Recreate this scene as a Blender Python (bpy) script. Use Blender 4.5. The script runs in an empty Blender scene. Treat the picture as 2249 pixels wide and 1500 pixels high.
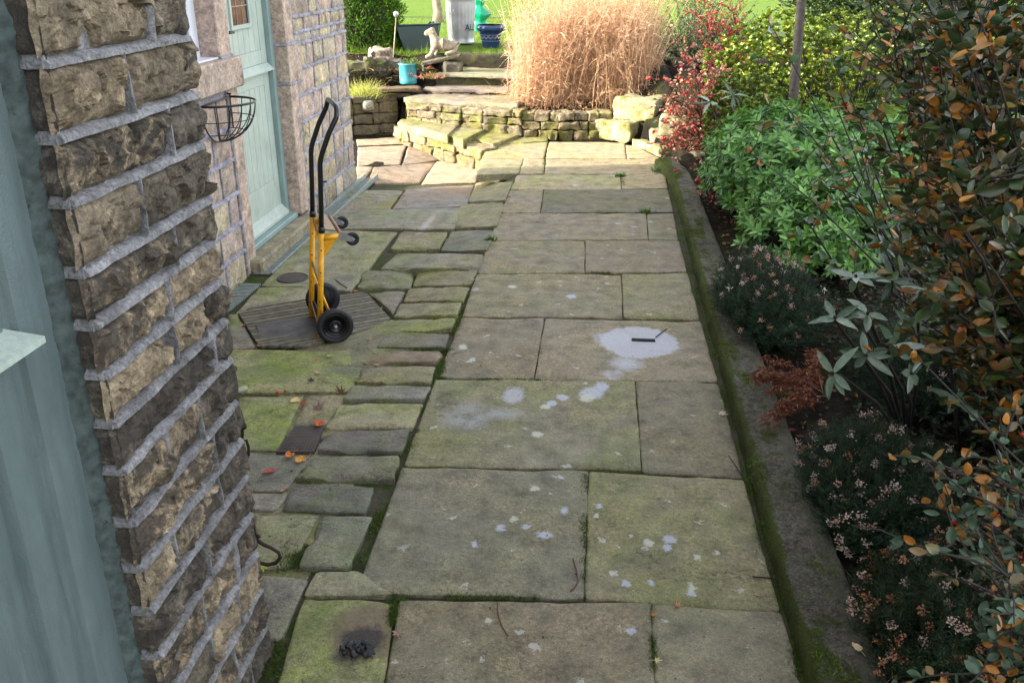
import bpy, math, random
import numpy as np
from mathutils import Vector, Matrix, noise as MN
random.seed(7); RNG = np.random.default_rng(11)
S = bpy.context.scene
COL = S.collection
# ------------------------------------------------------------------ camera
F, CX, CY, H = 2000., 1124.5, 750., 2.0
PITCH = math.atan2(845, 2000.); YAW = math.atan2(220, 2171.)
cf = np.array([-math.sin(YAW)*math.cos(PITCH), math.cos(YAW)*math.cos(PITCH), -math.sin(PITCH)])
cr = np.array([math.cos(YAW), math.sin(YAW), 0.]); cu = np.cross(cr, cf)
CP = np.array([0, 0, H])
cam = bpy.data.cameras.new('camera'); camo = bpy.data.objects.new('camera', cam); COL.objects.link(camo)
cam.sensor_width = 36; cam.lens = F/2249*36; cam.clip_start = .05; cam.clip_end = 500
camo.matrix_world = Matrix(((cr[0], cu[0], -cf[0], 0), (cr[1], cu[1], -cf[1], 0), (cr[2], cu[2], -cf[2], H), (0, 0, 0, 1)))
S.camera = camo
# ------------------------------------------------------------------ sky, sun, exposure
SUN_EL, SUN_AZ = 23., 12.     # light travels towards +X, turned SUN_AZ towards +Y
w = bpy.data.worlds.new('World'); S.world = w; w.use_nodes = True
wt = w.node_tree; bg = wt.nodes['Background']
sky = wt.nodes.new('ShaderNodeTexSky'); sky.sky_type = 'NISHITA'; sky.sun_disc = False
sky.sun_elevation = math.radians(SUN_EL); sky.sun_rotation = math.radians(270-SUN_AZ)
sky.air_density = 1.0; sky.dust_density = 2.5; sky.ozone_density = .5
hsv = wt.nodes.new('ShaderNodeHueSaturation'); hsv.inputs['Saturation'].default_value = .3; hsv.inputs['Value'].default_value = 1.5   # sky light greyed and lifted to neutralise the shade; cloud is only assumed
wt.links.new(sky.outputs[0], hsv.inputs['Color']); wt.links.new(hsv.outputs[0], bg.inputs[0]); bg.inputs[1].default_value = .15
sl = bpy.data.lights.new('sun', 'SUN'); sl.energy = 3.9; sl.angle = math.radians(.5); sl.color = (1, .9, .74)
so = bpy.data.objects.new('sun', sl); COL.objects.link(so)
ae, aa = math.radians(SUN_EL), math.radians(SUN_AZ)
so.rotation_euler = Vector((math.cos(aa)*math.cos(ae), math.sin(aa)*math.cos(ae), -math.sin(ae))).to_track_quat('-Z', 'Y').to_euler()
S.view_settings.view_transform = 'Standard'; S.view_settings.look = 'None'
S.view_settings.exposure = 1.98; S.view_settings.gamma = 1

# ------------------------------------------------------------------ pixel -> place in the yard
def ray(x, y): return cf*F + cr*(x-CX) - cu*(y-CY)
def AZ(x, y, z=0.): d = ray(x, y); return CP + d*(z-H)/d[2]
def AX(x, y, X): d = ray(x, y); return CP + d*(X/d[0])
def AY(x, y, Y): d = ray(x, y); return CP + d*(Y/d[1])
def sm(a, b, t):
    t = np.clip((t-a)/(b-a), 0, 1); return t*t*(3-2*t)
def zy(x, y):        # the yard falls away a little from the path and from the viewer
    a = -.09*sm(3.6, 5.8, y) - .11*sm(7.2, 9.2, y)*sm(-2.6, -1.9, x) - .03*sm(9, 11, y)
    return a*(1-sm(-1.22, -.84, x))
def AG(x, y, dz=0.):
    z = dz
    for _ in range(12):
        p = AZ(x, y, z); z = float(zy(p[0], p[1])) + dz
    return AZ(x, y, z)
def nz(p, s=1., o=0.): return MN.noise(Vector((p[0]*s+o, p[1]*s-o, p[2]*s+o*.7)))

# ------------------------------------------------------------------ materials
class NT:
    def __init__(s, name):
        s.m = bpy.data.materials.new(name); s.m.use_nodes = True; s.t = s.m.node_tree
        s.b = s.t.nodes['Principled BSDF']; s.o = s.t.nodes['Material Output']; s._tc = None
    def n(s, typ, **k):
        x = s.t.nodes.new(typ)
        for a, v in k.items(): setattr(x, a, v)
        return x
    def l(s, a, b): s.t.links.new(a, b)
    def put(s, v, sock):
        if hasattr(v, 'is_linked') or isinstance(v, bpy.types.NodeSocket): s.l(v, sock)
        elif isinstance(v, (tuple, list)) and len(v) == 3 and sock.type == 'RGBA': sock.default_value = (*v, 1)
        else: sock.default_value = v
    def co(s):
        if not s._tc: s._tc = s.n('ShaderNodeTexCoord')
        return s._tc.outputs['Object']
    def vscale(s, v, sc):
        x = s.n('ShaderNodeVectorMath', operation='MULTIPLY'); s.put(v, x.inputs[0]); x.inputs[1].default_value = sc; return x.outputs[0]
    def noise(s, sc, det=4, ro=.55, v=None, dist=0., col=False):
        x = s.n('ShaderNodeTexNoise'); x.inputs['Scale'].default_value = sc; x.inputs['Detail'].default_value = det
        x.inputs['Roughness'].default_value = ro; x.inputs['Distortion'].default_value = dist
        s.l(v or s.co(), x.inputs['Vector']); return x.outputs['Color' if col else 'Fac']
    def voro(s, sc, feat='F1', v=None, out='Distance'):
        x = s.n('ShaderNodeTexVoronoi', feature=feat); x.inputs['Scale'].default_value = sc
        s.l(v or s.co(), x.inputs['Vector']); return x.outputs[out]
    def ramp(s, f, *st):
        x = s.n('ShaderNodeValToRGB'); s.put(f, x.inputs[0]); e = x.color_ramp.elements
        while len(e) < len(st): e.new(.5)
        for q, (p, c) in zip(e, st):
            q.position = p; q.color = (c, c, c, 1) if isinstance(c, (int, float)) else (*c, 1)
        return x.outputs[0]
    def mix(s, f, a, b, mode='MIX'):
        x = s.n('ShaderNodeMix', data_type='RGBA', blend_type=mode); s.put(f, x.inputs[0]); s.put(a, x.inputs[6]); s.put(b, x.inputs[7]); return x.outputs[2]
    def ma(s, op, a, b=0., c=0., clamp=False):
        x = s.n('ShaderNodeMath', operation=op, use_clamp=clamp); s.put(a, x.inputs[0]); s.put(b, x.inputs[1]); s.put(c, x.inputs[2]); return x.outputs[0]
    def attr(s, nm='tint', out='Color'):
        x = s.n('ShaderNodeAttribute', attribute_name=nm); return x.outputs[out]
    def bump(s, h, st=.5, d=.01):
        x = s.n('ShaderNodeBump'); x.inputs['Strength'].default_value = st; x.inputs['Distance'].default_value = d
        s.l(h, x.inputs['Height']); s.l(x.outputs[0], s.b.inputs['Normal'])
    def blob(s, v, cx, cy, rx, ry, soft=.25):     # 1 inside an ellipse lying on the ground
        a = s.n('ShaderNodeVectorMath', operation='SUBTRACT'); s.l(v, a.inputs[0]); a.inputs[1].default_value = (cx, cy, 0)
        b = s.n('ShaderNodeVectorMath', operation='MULTIPLY'); s.l(a.outputs[0], b.inputs[0]); b.inputs[1].default_value = (1/rx, 1/ry, 0)
        c = s.n('ShaderNodeVectorMath', operation='LENGTH'); s.l(b.outputs[0], c.inputs[0])
        m = s.n('ShaderNodeMapRange'); m.inputs[1].default_value = 1+soft; m.inputs[2].default_value = 1-soft; s.l(c.outputs['Value'], m.inputs[0]); return m.outputs[0]
    def done(s, col=None, rough=None, spec=None):
        if col is not None: s.put(col, s.b.inputs['Base Color'])
        if rough is not None: s.put(rough, s.b.inputs['Roughness'])
        if spec is not None: s.b.inputs['Specular IOR Level'].default_value = spec
        return s.m

def mat_flat(name, col, rough=.6, metal=0., var=.25, sc=20., bump=.15, bs=120., wear=None):
    t = NT(name)
    c = t.mix(1., col, t.ramp(t.noise(sc, 5), (.3, 1-var), (.7, 1+var*.3)), 'MULTIPLY')
    if wear: c = t.mix(t.ramp(t.noise(sc*1.7, 6, .7), (wear[1], 0.), (wear[1]+.06, 1.)), c, wear[0])
    t.b.inputs['Metallic'].default_value = metal
    if bump: t.bump(t.noise(bs, 3), bump, .003)
    return t.done(c, rough)

def mat_flag(name, stains=False, bright=1.):
    t = NT(name)
    tint = t.attr(); al = t.attr(out='Alpha')
    n1 = t.noise(1.6, 5, .6); n2 = t.noise(9, 6, .65); n3 = t.noise(60, 5, .7); n4 = t.noise(260, 3, .7)
    c = t.mix(1., tint, t.ramp(n2, (.28, .5), (.5, .97), (.75, 1.38)), 'MULTIPLY')
    c = t.mix(t.ramp(n1, (.4, .45), (.6, 1.)), c, t.mix(1., c, t.ramp(n3, (.3, .42), (.5, 1.), (.72, 1.6)), 'MULTIPLY'))
    c = t.mix(.7, c, t.mix(1., c, t.ramp(n4, (.32, .45), (.68, 1.6)), 'MULTIPLY'))
    # warm / cool drift of the sandstone
    c = t.mix(t.ramp(n1, (.42, 0.), (.62, .5)), c, t.mix(1., c, (1.14, 1.0, .78), 'MULTIPLY'))
    wc = t.n('ShaderNodeVectorMath', operation='ADD'); t.l(t.co(), wc.inputs[0]); t.l(t.vscale(t.noise(3, 5, .7, col=True), (.5, .5, 0)), wc.inputs[1])
    fl = t.noise(2.6, 7, .62, v=t.vscale(wc.outputs[0], (.7, 1.5, 1))); led = t.ramp(t.ma('ABSOLUTE', t.ma('SUBTRACT', fl, .60)), (.0, 1.), (.006, 0.)); led2 = t.ramp(t.ma('ABSOLUTE', t.ma('SUBTRACT', fl, .665)), (.0, 1.), (.004, 0.))
    crk = t.ma('MULTIPLY', t.ma('MAXIMUM', led, led2), t.ramp(t.noise(2.1, 3), (.5, 0.), (.56, .85)))
    c = t.mix(crk, c, (.03, .028, .022)); lev = t.ramp(fl, (.597, 0.), (.603, 1.))
    # green algae
    g = t.ma('MULTIPLY', t.ramp(t.noise(2.3, 7, .68, dist=.4), (.42, 0.), (.6, 1.)), al)
    c = t.mix(g, c, t.mix(1., c, (.74, .98, .3), 'MULTIPLY'))
    # darker damp patches
    dk = t.ramp(t.noise(4.2, 8, .75, dist=.8), (.55, 0.), (.7, .55))
    c = t.mix(dk, c, t.mix(1., c, (.5, .5, .5), 'MULTIPLY'))
    # pin specks
    c = t.mix(t.ramp(t.voro(55, out='Distance'), (.09, .75), (.13, 0.)), c, (.36, .35, .24))
    c = t.mix(t.ma('MULTIPLY', t.ramp(t.voro(31, out='Distance'), (.1, .8), (.16, 0.)), t.ramp(n2, (.5, 0.), (.56, 1.))), c, (.05, .05, .04))
    rough = t.ramp(n3, (.3, .55), (.7, .85))
    if stains:
        wv = t.n('ShaderNodeVectorMath', operation='ADD'); t.l(t.co(), wv.inputs[0])
        d = t.vscale(t.noise(26, 5, .7, col=True), (.12, .12, 0)); d2 = t.n('ShaderNodeVectorMath', operation='SUBTRACT'); t.l(d, d2.inputs[0]); d2.inputs[1].default_value = (.06, .06, 0); t.l(d2.outputs[0], wv.inputs[1])
        v = wv.outputs[0]
        wf = t.n('ShaderNodeVectorMath', operation='ADD'); t.l(t.co(), wf.inputs[0]); t.l(t.vscale(t.noise(45, 6, .8, col=True), (.075, .06, 0)), wf.inputs[1])
        wf2 = t.n('ShaderNodeVectorMath', operation='SUBTRACT'); t.l(wf.outputs[0], wf2.inputs[0]); wf2.inputs[1].default_value = (.0375, .03, 0)
        def px(x, y, rx, ry, soft, col, st=1., dark=None):
            nonlocal c
            p = AZ(x, y, 0); q = AZ(x+rx, y, 0); r_ = AZ(x, y-ry, 0)
            small = rx < 30; m = t.blob(wf2.outputs[0] if small else v, p[0], p[1], abs(q[0]-p[0])*(.95 if small else 1.), abs(r_[1]-p[1])*(1.15 if small else 1.), min(soft, .25) if small else soft)
            m = t.ma('MULTIPLY', m, st)
            if rx > 60: m = t.ma('MULTIPLY', m, 1.)
            elif soft > .5: m = t.ma('MULTIPLY', m, t.ramp(n2, (.42, .25), (.58, 1.)))
            else: m = t.ma('MULTIPLY', m, t.ramp(t.noise(60, 5, .7), (.34, 0.), (.4, 1.)))
            c = t.mix(m, c, t.mix(n3, tuple(v_*.75 for v_ in col), tuple(v_*1.2 for v_ in col)))
        # lichen rosettes, random
        vo = t.n('ShaderNodeTexVoronoi'); vo.inputs['Scale'].default_value = 7.5; t.l(v, vo.inputs['Vector'])
        sep = t.n('ShaderNodeSeparateColor'); t.l(vo.outputs['Color'], sep.inputs[0])
        rad = t.ma('MULTIPLY', t.ma('POWER', sep.outputs[0], 5.), .2)
        keep = t.ramp(t.noise(1.1, 2), (.44, 0.), (.5, 1.))
        sp = t.ma('MULTIPLY', t.ma('LESS_THAN', vo.outputs['Distance'], rad), keep)
        c = t.mix(t.ma('MULTIPLY', sp, .85), c, t.mix(sep.outputs[1], (.44, .44, .36), (.38, .4, .48)))
        vo2 = t.n('ShaderNodeTexVoronoi'); vo2.inputs['Scale'].default_value = 19; t.l(v, vo2.inputs['Vector'])
        sep2 = t.n('ShaderNodeSeparateColor'); t.l(vo2.outputs['Color'], sep2.inputs[0])
        sp2 = t.ma('LESS_THAN', vo2.outputs['Distance'], t.ma('MULTIPLY', t.ma('POWER', sep2.outputs[0], 9.), .3))
        c = t.mix(t.ma('MULTIPLY', sp2, .8), c, (.42, .41, .36))
        cem = (.42, .42, .46)
        px(1403, 750, 84, 33, .05, cem, .9); px(1350, 742, 42, 14, .3, cem, .8); px(1450, 757, 40, 17, .3, cem, .8)
        px(1375, 798, 30, 14, .5, cem, .8); px(1347, 822, 22, 10, .6, cem, .7)
        for a in ((1300, 862, 26, 11), (1287, 873, 16, 8), (1322, 848, 16, 8), (1236, 872, 14, 6), (1212, 886, 12, 5), (1198, 893, 13, 4),
                  (1180, 953, 13, 6), (1196, 1175, 18, 6), (1174, 1073, 11, 5), (1100, 1160, 10, 6), (1155, 1157, 12, 5), (1240, 1120, 9, 7),
                  (1315, 1111, 8, 4), (1309, 1133, 6, 4), (1470, 1183, 15, 7), (1424, 1192, 11, 8), (1466, 1202, 9, 6), (1519, 1289, 10, 9), (1517, 1302, 11, 6),
                  (1575, 1212, 9, 4), (1532, 1222, 9, 5), (1388, 1385, 11, 7), (1043, 1196, 8, 6), (1430, 1280, 8, 5), (1373, 1281, 11, 7), (1346, 1258, 8, 5), (1073, 1363, 7, 6), (1128, 1140, 9, 6), (1255, 652, 11, 4), (1017, 762, 10, 5), (1125, 630, 10, 3)):
            px(*a, .25, (.4, .41, .47) if (a[0]+a[1]) % 3 else (.46, .46, .37), .92)
        px(1128, 868, 24, 15, .5, cem, .75)
        px(1030, 915, 52, 24, .55, (.3, .31, .34), .75); px(1105, 908, 42, 12, .6, (.3, .31, .34), .6)
    if not stains:
        wv = t.n('ShaderNodeVectorMath', operation='ADD'); t.l(t.co(), wv.inputs[0])
        d = t.vscale(t.noise(22, 6, .75, col=True), (.14, .14, 0)); d2 = t.n('ShaderNodeVectorMath', operation='SUBTRACT'); t.l(d, d2.inputs[0]); d2.inputs[1].default_value = (.07, .07, 0); t.l(d2.outputs[0], wv.inputs[1])
        for x, y, rx, ry, soft, col, st in ((815, 1412, 92, 58, .12, (.15, .095, .07), .7), (800, 1430, 50, 24, .35, (.03, .026, .026), .9), (765, 1462, 28, 24, .5, (.05, .045, .045), .8), (770, 825, 60, 12, .6, (.08, .08, .095), .6),
              (1000, 388, 60, 14, .8, (.2, .11, .03), .5), (937, 480, 8, 22, .4, (.4, .36, .32), .8), (600, 830, 60, 18, .8, (.1, .15, .03), .5), (690, 1390, 50, 40, .8, (.09, .13, .03), .6), (850, 430, 16, 22, .6, (.2, .19, .05), .7), (630, 690, 60, 14, .7, (.13, .1, .09), .4)):
            p = AZ(x, y, -.05); q = AZ(x+rx, y, -.05); r_ = AZ(x, y-ry, -.05)
            c = t.mix(t.ma('MULTIPLY', t.blob(wv.outputs[0], p[0], p[1], abs(q[0]-p[0]), abs(r_[1]-p[1]), soft), st), c, t.mix(n3, tuple(v*.6 for v in col), tuple(v*1.4 for v in col)))
    h = t.ma('ADD', t.ma('MULTIPLY', n3, .6), t.ma('MULTIPLY', n2, 1.2))
    h = t.ma('ADD', h, t.ma('MULTIPLY', n4, .25)); h = t.ma('ADD', h, t.ma('MULTIPLY', lev, .35))
    t.bump(h, .75, .014)
    if bright != 1.: c = t.mix(1., c, (bright,)*3, 'MULTIPLY')
    return t.done(c, rough, .35)

def mat_rock(name, dirt=.5, moss=0., mossc=(.13, .16, .025), bumpd=.01, sc=1., soot=(.03, .026, .023), con=1.1):
    t = NT(name)
    tint = t.attr(); n1 = t.noise(7*sc, 7, .68); n2 = t.noise(38*sc, 6, .7); n3 = t.noise(150*sc, 4, .7)
    c = t.mix(1., tint, t.ramp(n1, (.3, .6/con), (.5, 1.), (.72, 1.3*con)), 'MULTIPLY')
    c = t.mix(1., c, t.ramp(n2, (.28, .45), (.5, 1.), (.75, 1.5)), 'MULTIPLY')
    c = t.mix(1., c, t.ramp(n3, (.3, .65), (.7, 1.35)), 'MULTIPLY')
    al = t.attr(out='Alpha')
    dm = t.ma('MULTIPLY', t.ramp(t.noise(9*sc, 8, .75, dist=.7), (.52-.12*dirt, 0.), (.52 if con > 1.2 else .62, .92)), al)
    c = t.mix(dm, c, t.mix(n2, soot, tuple(v*2.6 for v in soot)))
    if moss:
        geo = t.n('ShaderNodeNewGeometry'); sp = t.n('ShaderNodeSeparateXYZ'); t.l(geo.outputs['Normal'], sp.inputs[0])
        mm = t.ramp(t.noise(5*sc, 8, .7), (.56-.2*moss, 0.), (.66-.12*moss, .95))
        c = t.mix(mm, c, t.mix(n2, tuple(v*.6 for v in mossc), tuple(v*1.6 for v in mossc)))
    t.bump(t.ma('ADD', n2, t.ma('MULTIPLY', n3, .5)), .8, bumpd)
    return t.done(c, .88, .2)

def mat_mortar(name, col=(.245, .24, .245)):
    t = NT(name)
    n = t.noise(14, 6, .65); n2 = t.noise(90, 4, .7)
    c = t.mix(t.ramp(n, (.3, 0.), (.7, 1.)), tuple(v*.5 for v in col), tuple(v*1.45 for v in col))
    c = t.mix(t.ramp(t.noise(5, 6, .7), (.5, 0.), (.68, .7)), c, (.13, .125, .115))
    c = t.mix(t.ramp(t.noise(30, 7, .75), (.6, 0.), (.68, .6)), c, (.42, .42, .43))
    c = t.mix(1., c, t.ramp(n2, (.3, .55), (.7, 1.4)), 'MULTIPLY')
    t.bump(t.ma('ADD', n2, n), 1., .01)
    return t.done(c, .85, .25)

def mat_leaf(name, rough=.38, trans=.25, spec=.5, bumpy=True):
    t = NT(name)
    n = t.noise(70, 3); c = t.mix(1., t.attr(), t.ramp(n, (.3, .75), (.7, 1.2)), 'MULTIPLY')
    t.put(c, t.b.inputs['Base Color']); t.b.inputs['Roughness'].default_value = rough; t.b.inputs['Specular IOR Level'].default_value = spec
    tr = t.n('ShaderNodeBsdfTranslucent'); t.l(c, tr.inputs[0])
    mx = t.n('ShaderNodeMixShader'); mx.inputs[0].default_value = trans
    t.l(t.b.outputs[0], mx.inputs[1]); t.l(tr.outputs[0], mx.inputs[2]); t.l(mx.outputs[0], t.o.inputs[0])
    return t.m

def mat_soil(name):
    t = NT(name)
    n = t.noise(18, 7, .75); n1 = t.noise(3, 6, .7)
    c = t.ramp(n, (.25, (.006, .005, .004)), (.5, (.02, .016, .011)), (.75, (.05, .04, .028)))
    c = t.mix(t.ramp(n1, (.5, 0.), (.64, .75)), c, (.03, .045, .01))
    ps = t.n('ShaderNodeSeparateXYZ'); t.l(t.co(), ps.inputs[0])
    k = t.ma('MULTIPLY', t.ma('LESS_THAN', ps.outputs[0], .7), t.ma('LESS_THAN', ps.outputs[1], 9.7))
    gr_ = t.mix(t.noise(90, 6, .85), (.02, .017, .012), (.17, .15, .11)); gr_ = t.mix(t.ramp(t.noise(5, 6, .7), (.45, 0.), (.6, .9)), gr_, t.mix(t.noise(60, 4, .8), (.01, .025, .003), (.08, .13, .015)))
    c = t.mix(k, c, gr_)
    t.bump(n, 1., .04)
    return t.done(c, .95, .1)

def mat_kerb(name):
    t = NT(name)
    gp = t.n('ShaderNodeNewGeometry'); pos = t.n('ShaderNodeSeparateXYZ'); t.l(gp.outputs['Position'], pos.inputs[0])
    n = t.noise(26, 8, .8); n2 = t.noise(120, 4, .8); ag = t.voro(75); ag2 = t.voro(38)
    c = t.mix(n, (.07, .065, .05), (.24, .22, .17))
    c = t.mix(1., c, t.ramp(n2, (.3, .45), (.7, 1.6)), 'MULTIPLY')
    c = t.mix(t.ramp(ag, (.15, .9), (.4, 0.)), c, (.26, .25, .21)); c = t.mix(t.ramp(n, (.35, .8), (.5, 0.)), c, (.025, .024, .018))
    c = t.mix(t.ramp(ag2, (.06, .8), (.1, 0.)), c, (.36, .35, .32))
    # outer strip was trowelled smooth; inner half exposed aggregate, mossy; the side to the path is darkest green
    outer = t.n('ShaderNodeMapRange'); outer.inputs[1].default_value = .035; outer.inputs[2].default_value = .05; t.l(t.ma('SUBTRACT', pos.outputs[0], .755), outer.inputs[0])
    c = t.mix(t.ma('MULTIPLY', outer.outputs[0], .8), c, t.mix(n, (.09, .088, .062), (.17, .165, .12)))
    mo = t.mix(t.noise(70, 6, .85), (.012, .022, .003), (.12, .15, .018))
    side = t.n('ShaderNodeMapRange'); side.inputs[1].default_value = .69; side.inputs[2].default_value = .66; side.inputs[3].default_value = 0.; side.inputs[4].default_value = .26; t.l(pos.outputs[0], side.inputs[0])
    inn = t.ma('MULTIPLY', outer.outputs[0], -.09)
    m = t.ramp(t.ma('ADD', t.ma('ADD', t.noise(8, 9, .8), side.outputs[0]), inn), (.51, 0.), (.6, .9))
    c = t.mix(m, c, mo)
    dk = t.ramp(t.noise(3, 6, .7), (.4, .7), (.6, 0.)); c = t.mix(dk, c, t.mix(1., c, (.45, .45, .42), 'MULTIPLY'))
    t.bump(t.ma('ADD', t.ma('ADD', t.ma('MULTIPLY', n, 1.3), n2), t.ma('MULTIPLY', ag, 1.)), 1., .014)
    return t.done(c, .93, .15)

def mat_timberpaint(name, col, rough=.38):
    t = NT(name)
    n = t.noise(5, 5, .6); n2 = t.noise(60, 4, .6, v=t.vscale(t.co(), (1, 1, .12)))
    c = t.mix(1., col, t.ramp(n, (.3, .88), (.7, 1.08)), 'MULTIPLY')
    c = t.mix(t.ramp(t.noise(150, 3, .7), (.7, 0.), (.74, .5)), c, (.12, .14, .13))
    c = t.mix(t.ramp(t.noise(24, 7, .8), (.66, 0.), (.72, .35)), c, (.1, .12, .08))
    c = t.mix(.6, c, t.mix(1., c, t.ramp(n2, (.3, .78), (.7, 1.16)), 'MULTIPLY'))
    t.bump(t.ma('ADD', n2, t.noise(200, 3)), .5, .003)
    return t.done(c, rough, .45)

def mat_lawn(name):
    t = NT(name)
    n = t.noise(9, 8, .8); n1 = t.noise(.7, 5, .6); n2 = t.noise(45, 5, .85, v=t.vscale(t.co(), (1, .6, 1)))
    c = t.mix(n2, (.04, .09, .01), (.14, .225, .025))
    c = t.mix(t.ramp(n, (.45, 0.), (.7, .55)), c, (.24, .3, .05))
    c = t.mix(t.ramp(n1, (.4, 0.), (.7, .35)), c, (.09, .17, .015))
    c = t.mix(t.ramp(t.voro(6), (.04, .8), (.06, 0.)), c, (.4, .2, .05))
    t.bump(n2, 1., .05)
    return t.done(c, .9, .1)

M = {}
M['flag'] = mat_flag('path_sandstone', True)
M['yard'] = mat_flag('yard_sandstone')
M['soil'] = mat_soil('dark_soil')
M['kerb'] = mat_kerb('mossy_concrete')
M['lawn'] = mat_lawn('lawn_turf')
M['pitched'] = mat_rock('rock_faced_sandstone', 1.1, bumpd=.014, sc=1.2, con=1.35)
M['dressed'] = mat_rock('dressed_sandstone', .25, bumpd=.003, sc=1.)
M['mossrock'] = mat_rock('mossy_walling', .8, .45, mossc=(.15, .145, .035), bumpd=.02, con=1.2)
M['darkrock'] = mat_rock('damp_walling', .6, .3, mossc=(.1, .11, .03))
M['mortar'] = mat_mortar('blue_grey_mortar')
M['mortar2'] = mat_mortar('pale_mortar', (.33, .32, .37))
M['sage'] = mat_timberpaint('sage_paint', (.125, .165, .165))
M['sagedoor'] = mat_timberpaint('pale_sage_paint', (.42, .49, .43), .45)
M['sageframe'] = mat_timberpaint('sage_frame_paint', (.24, .33, .32), .45)
M['white'] = mat_timberpaint('white_paint', (.72, .73, .8), .3)
M['caulk'] = mat_flat('mossy_sealant', (.07, .095, .09), .8, var=.6, sc=40, bump=.8, bs=60, wear=((.02, .02, .018), .6))
M['black'] = mat_flat('black_gloss_paint', (.008, .008, .009), .3, var=.2, bump=.05, wear=((.06, .055, .05), .72))
M['yellow'] = mat_flat('yellow_paint', (.82, .39, .008), .42, var=.3, bump=.12, wear=((.16, .08, .03), .63))
M['rubber'] = mat_flat('black_rubber', (.012, .012, .014), .62, var=.3, bump=.3)
M['steel'] = mat_flat('dull_steel', (.4, .4, .42), .4, .9, var=.3, bump=.1)
M['toe'] = mat_flat('worn_steel_plate', (.11, .1, .11), .5, .5, var=.5, sc=14, wear=((.12, .1, .085), .55))
M['brasszinc'] = mat_flat('zinc_brown', (.3, .2, .12), .5, .6, var=.3)
M['rust'] = mat_flat('rusty_iron', (.03, .014, .01), .75, .3, var=.5, sc=50, bump=.5)
M['castiron'] = mat_flat('brown_cast_iron', (.075, .06, .052), .8, .2, var=.4, bump=.5)
M['grate'] = mat_flat('weathered_bars', (.15, .135, .095), .8, var=.5, sc=25, bump=.5)
M['galvgrate'] = mat_flat('pale_drain_grating', (.33, .38, .36), .6, .3, var=.3, sc=25)
M['dark'] = mat_flat('drain_darkness', (.006, .006, .006), .9, var=.2)
M['glass'] = mat_flat('dark_window_glass', (.012, .013, .016), .06, var=.1, bump=0)
M['leaf'] = mat_leaf('leaf_glossy', .36, .2, .42)
M['leafm'] = mat_leaf('leaf_matt', .6, .3, .3)
M['straw'] = mat_leaf('dry_straw', .7, .35, .2)
M['grass'] = mat_leaf('grass_blade', .6, .35, .25)
M['dry'] = mat_leaf('dead_leaf', .65, .2, .3)
M['needle'] = mat_leaf('needle_foliage', .7, .15, .2)
M['bark'] = mat_flat('grey_brown_bark', (.09, .075, .06), .9, var=.5, sc=30, bump=.9, bs=60)
M['darkbark'] = mat_flat('dark_twig_bark', (.03, .022, .018), .85, var=.5, sc=30, bump=.6, bs=60)
M['redtwig'] = mat_flat('reddish_twig', (.13, .045, .03), .7, var=.4)
M['berry'] = mat_flat('red_berry_skin', (.45, .012, .01), .28, var=.2, bump=0)
M['galv'] = mat_flat('galvanised_steel', (.5, .5, .52), .42, .55, var=.25, sc=6, bump=.15)
M['blueglaze'] = mat_flat('blue_glaze', (.022, .05, .15), .18, var=.3, sc=10, bump=0)
M['blueline'] = mat_flat('pale_glaze_line', (.3, .32, .34), .3, var=.1, bump=0)
M['turq'] = mat_flat('turquoise_glaze', (.06, .33, .4), .25, var=.12, sc=8, bump=0)
M['terracotta'] = mat_flat('terracotta', (.33, .14, .08), .8, var=.3)
M['dkgreen'] = mat_flat('dark_green_plastic', (.006, .045, .042), .35, var=.3, sc=6, bump=.1)
M['bag'] = mat_flat('green_plastic_film', (.004, .3, .15), .22, var=.4, sc=8, bump=.8, bs=25)
M['ink'] = mat_flat('black_lettering', (.02, .02, .025), .6, var=.1, bump=0)
M['statue'] = mat_rock('statue_stone', .35, .1, mossc=(.16, .15, .05), sc=2.5)
M['brownbox'] = mat_flat('emblem_brown', (.12, .05, .03), .5, var=.2, bump=0)
M['plaster'] = mat_flat('old_plaster_stub', (.3, .3, .22), .8, var=.4, sc=30, bump=.4)

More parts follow.
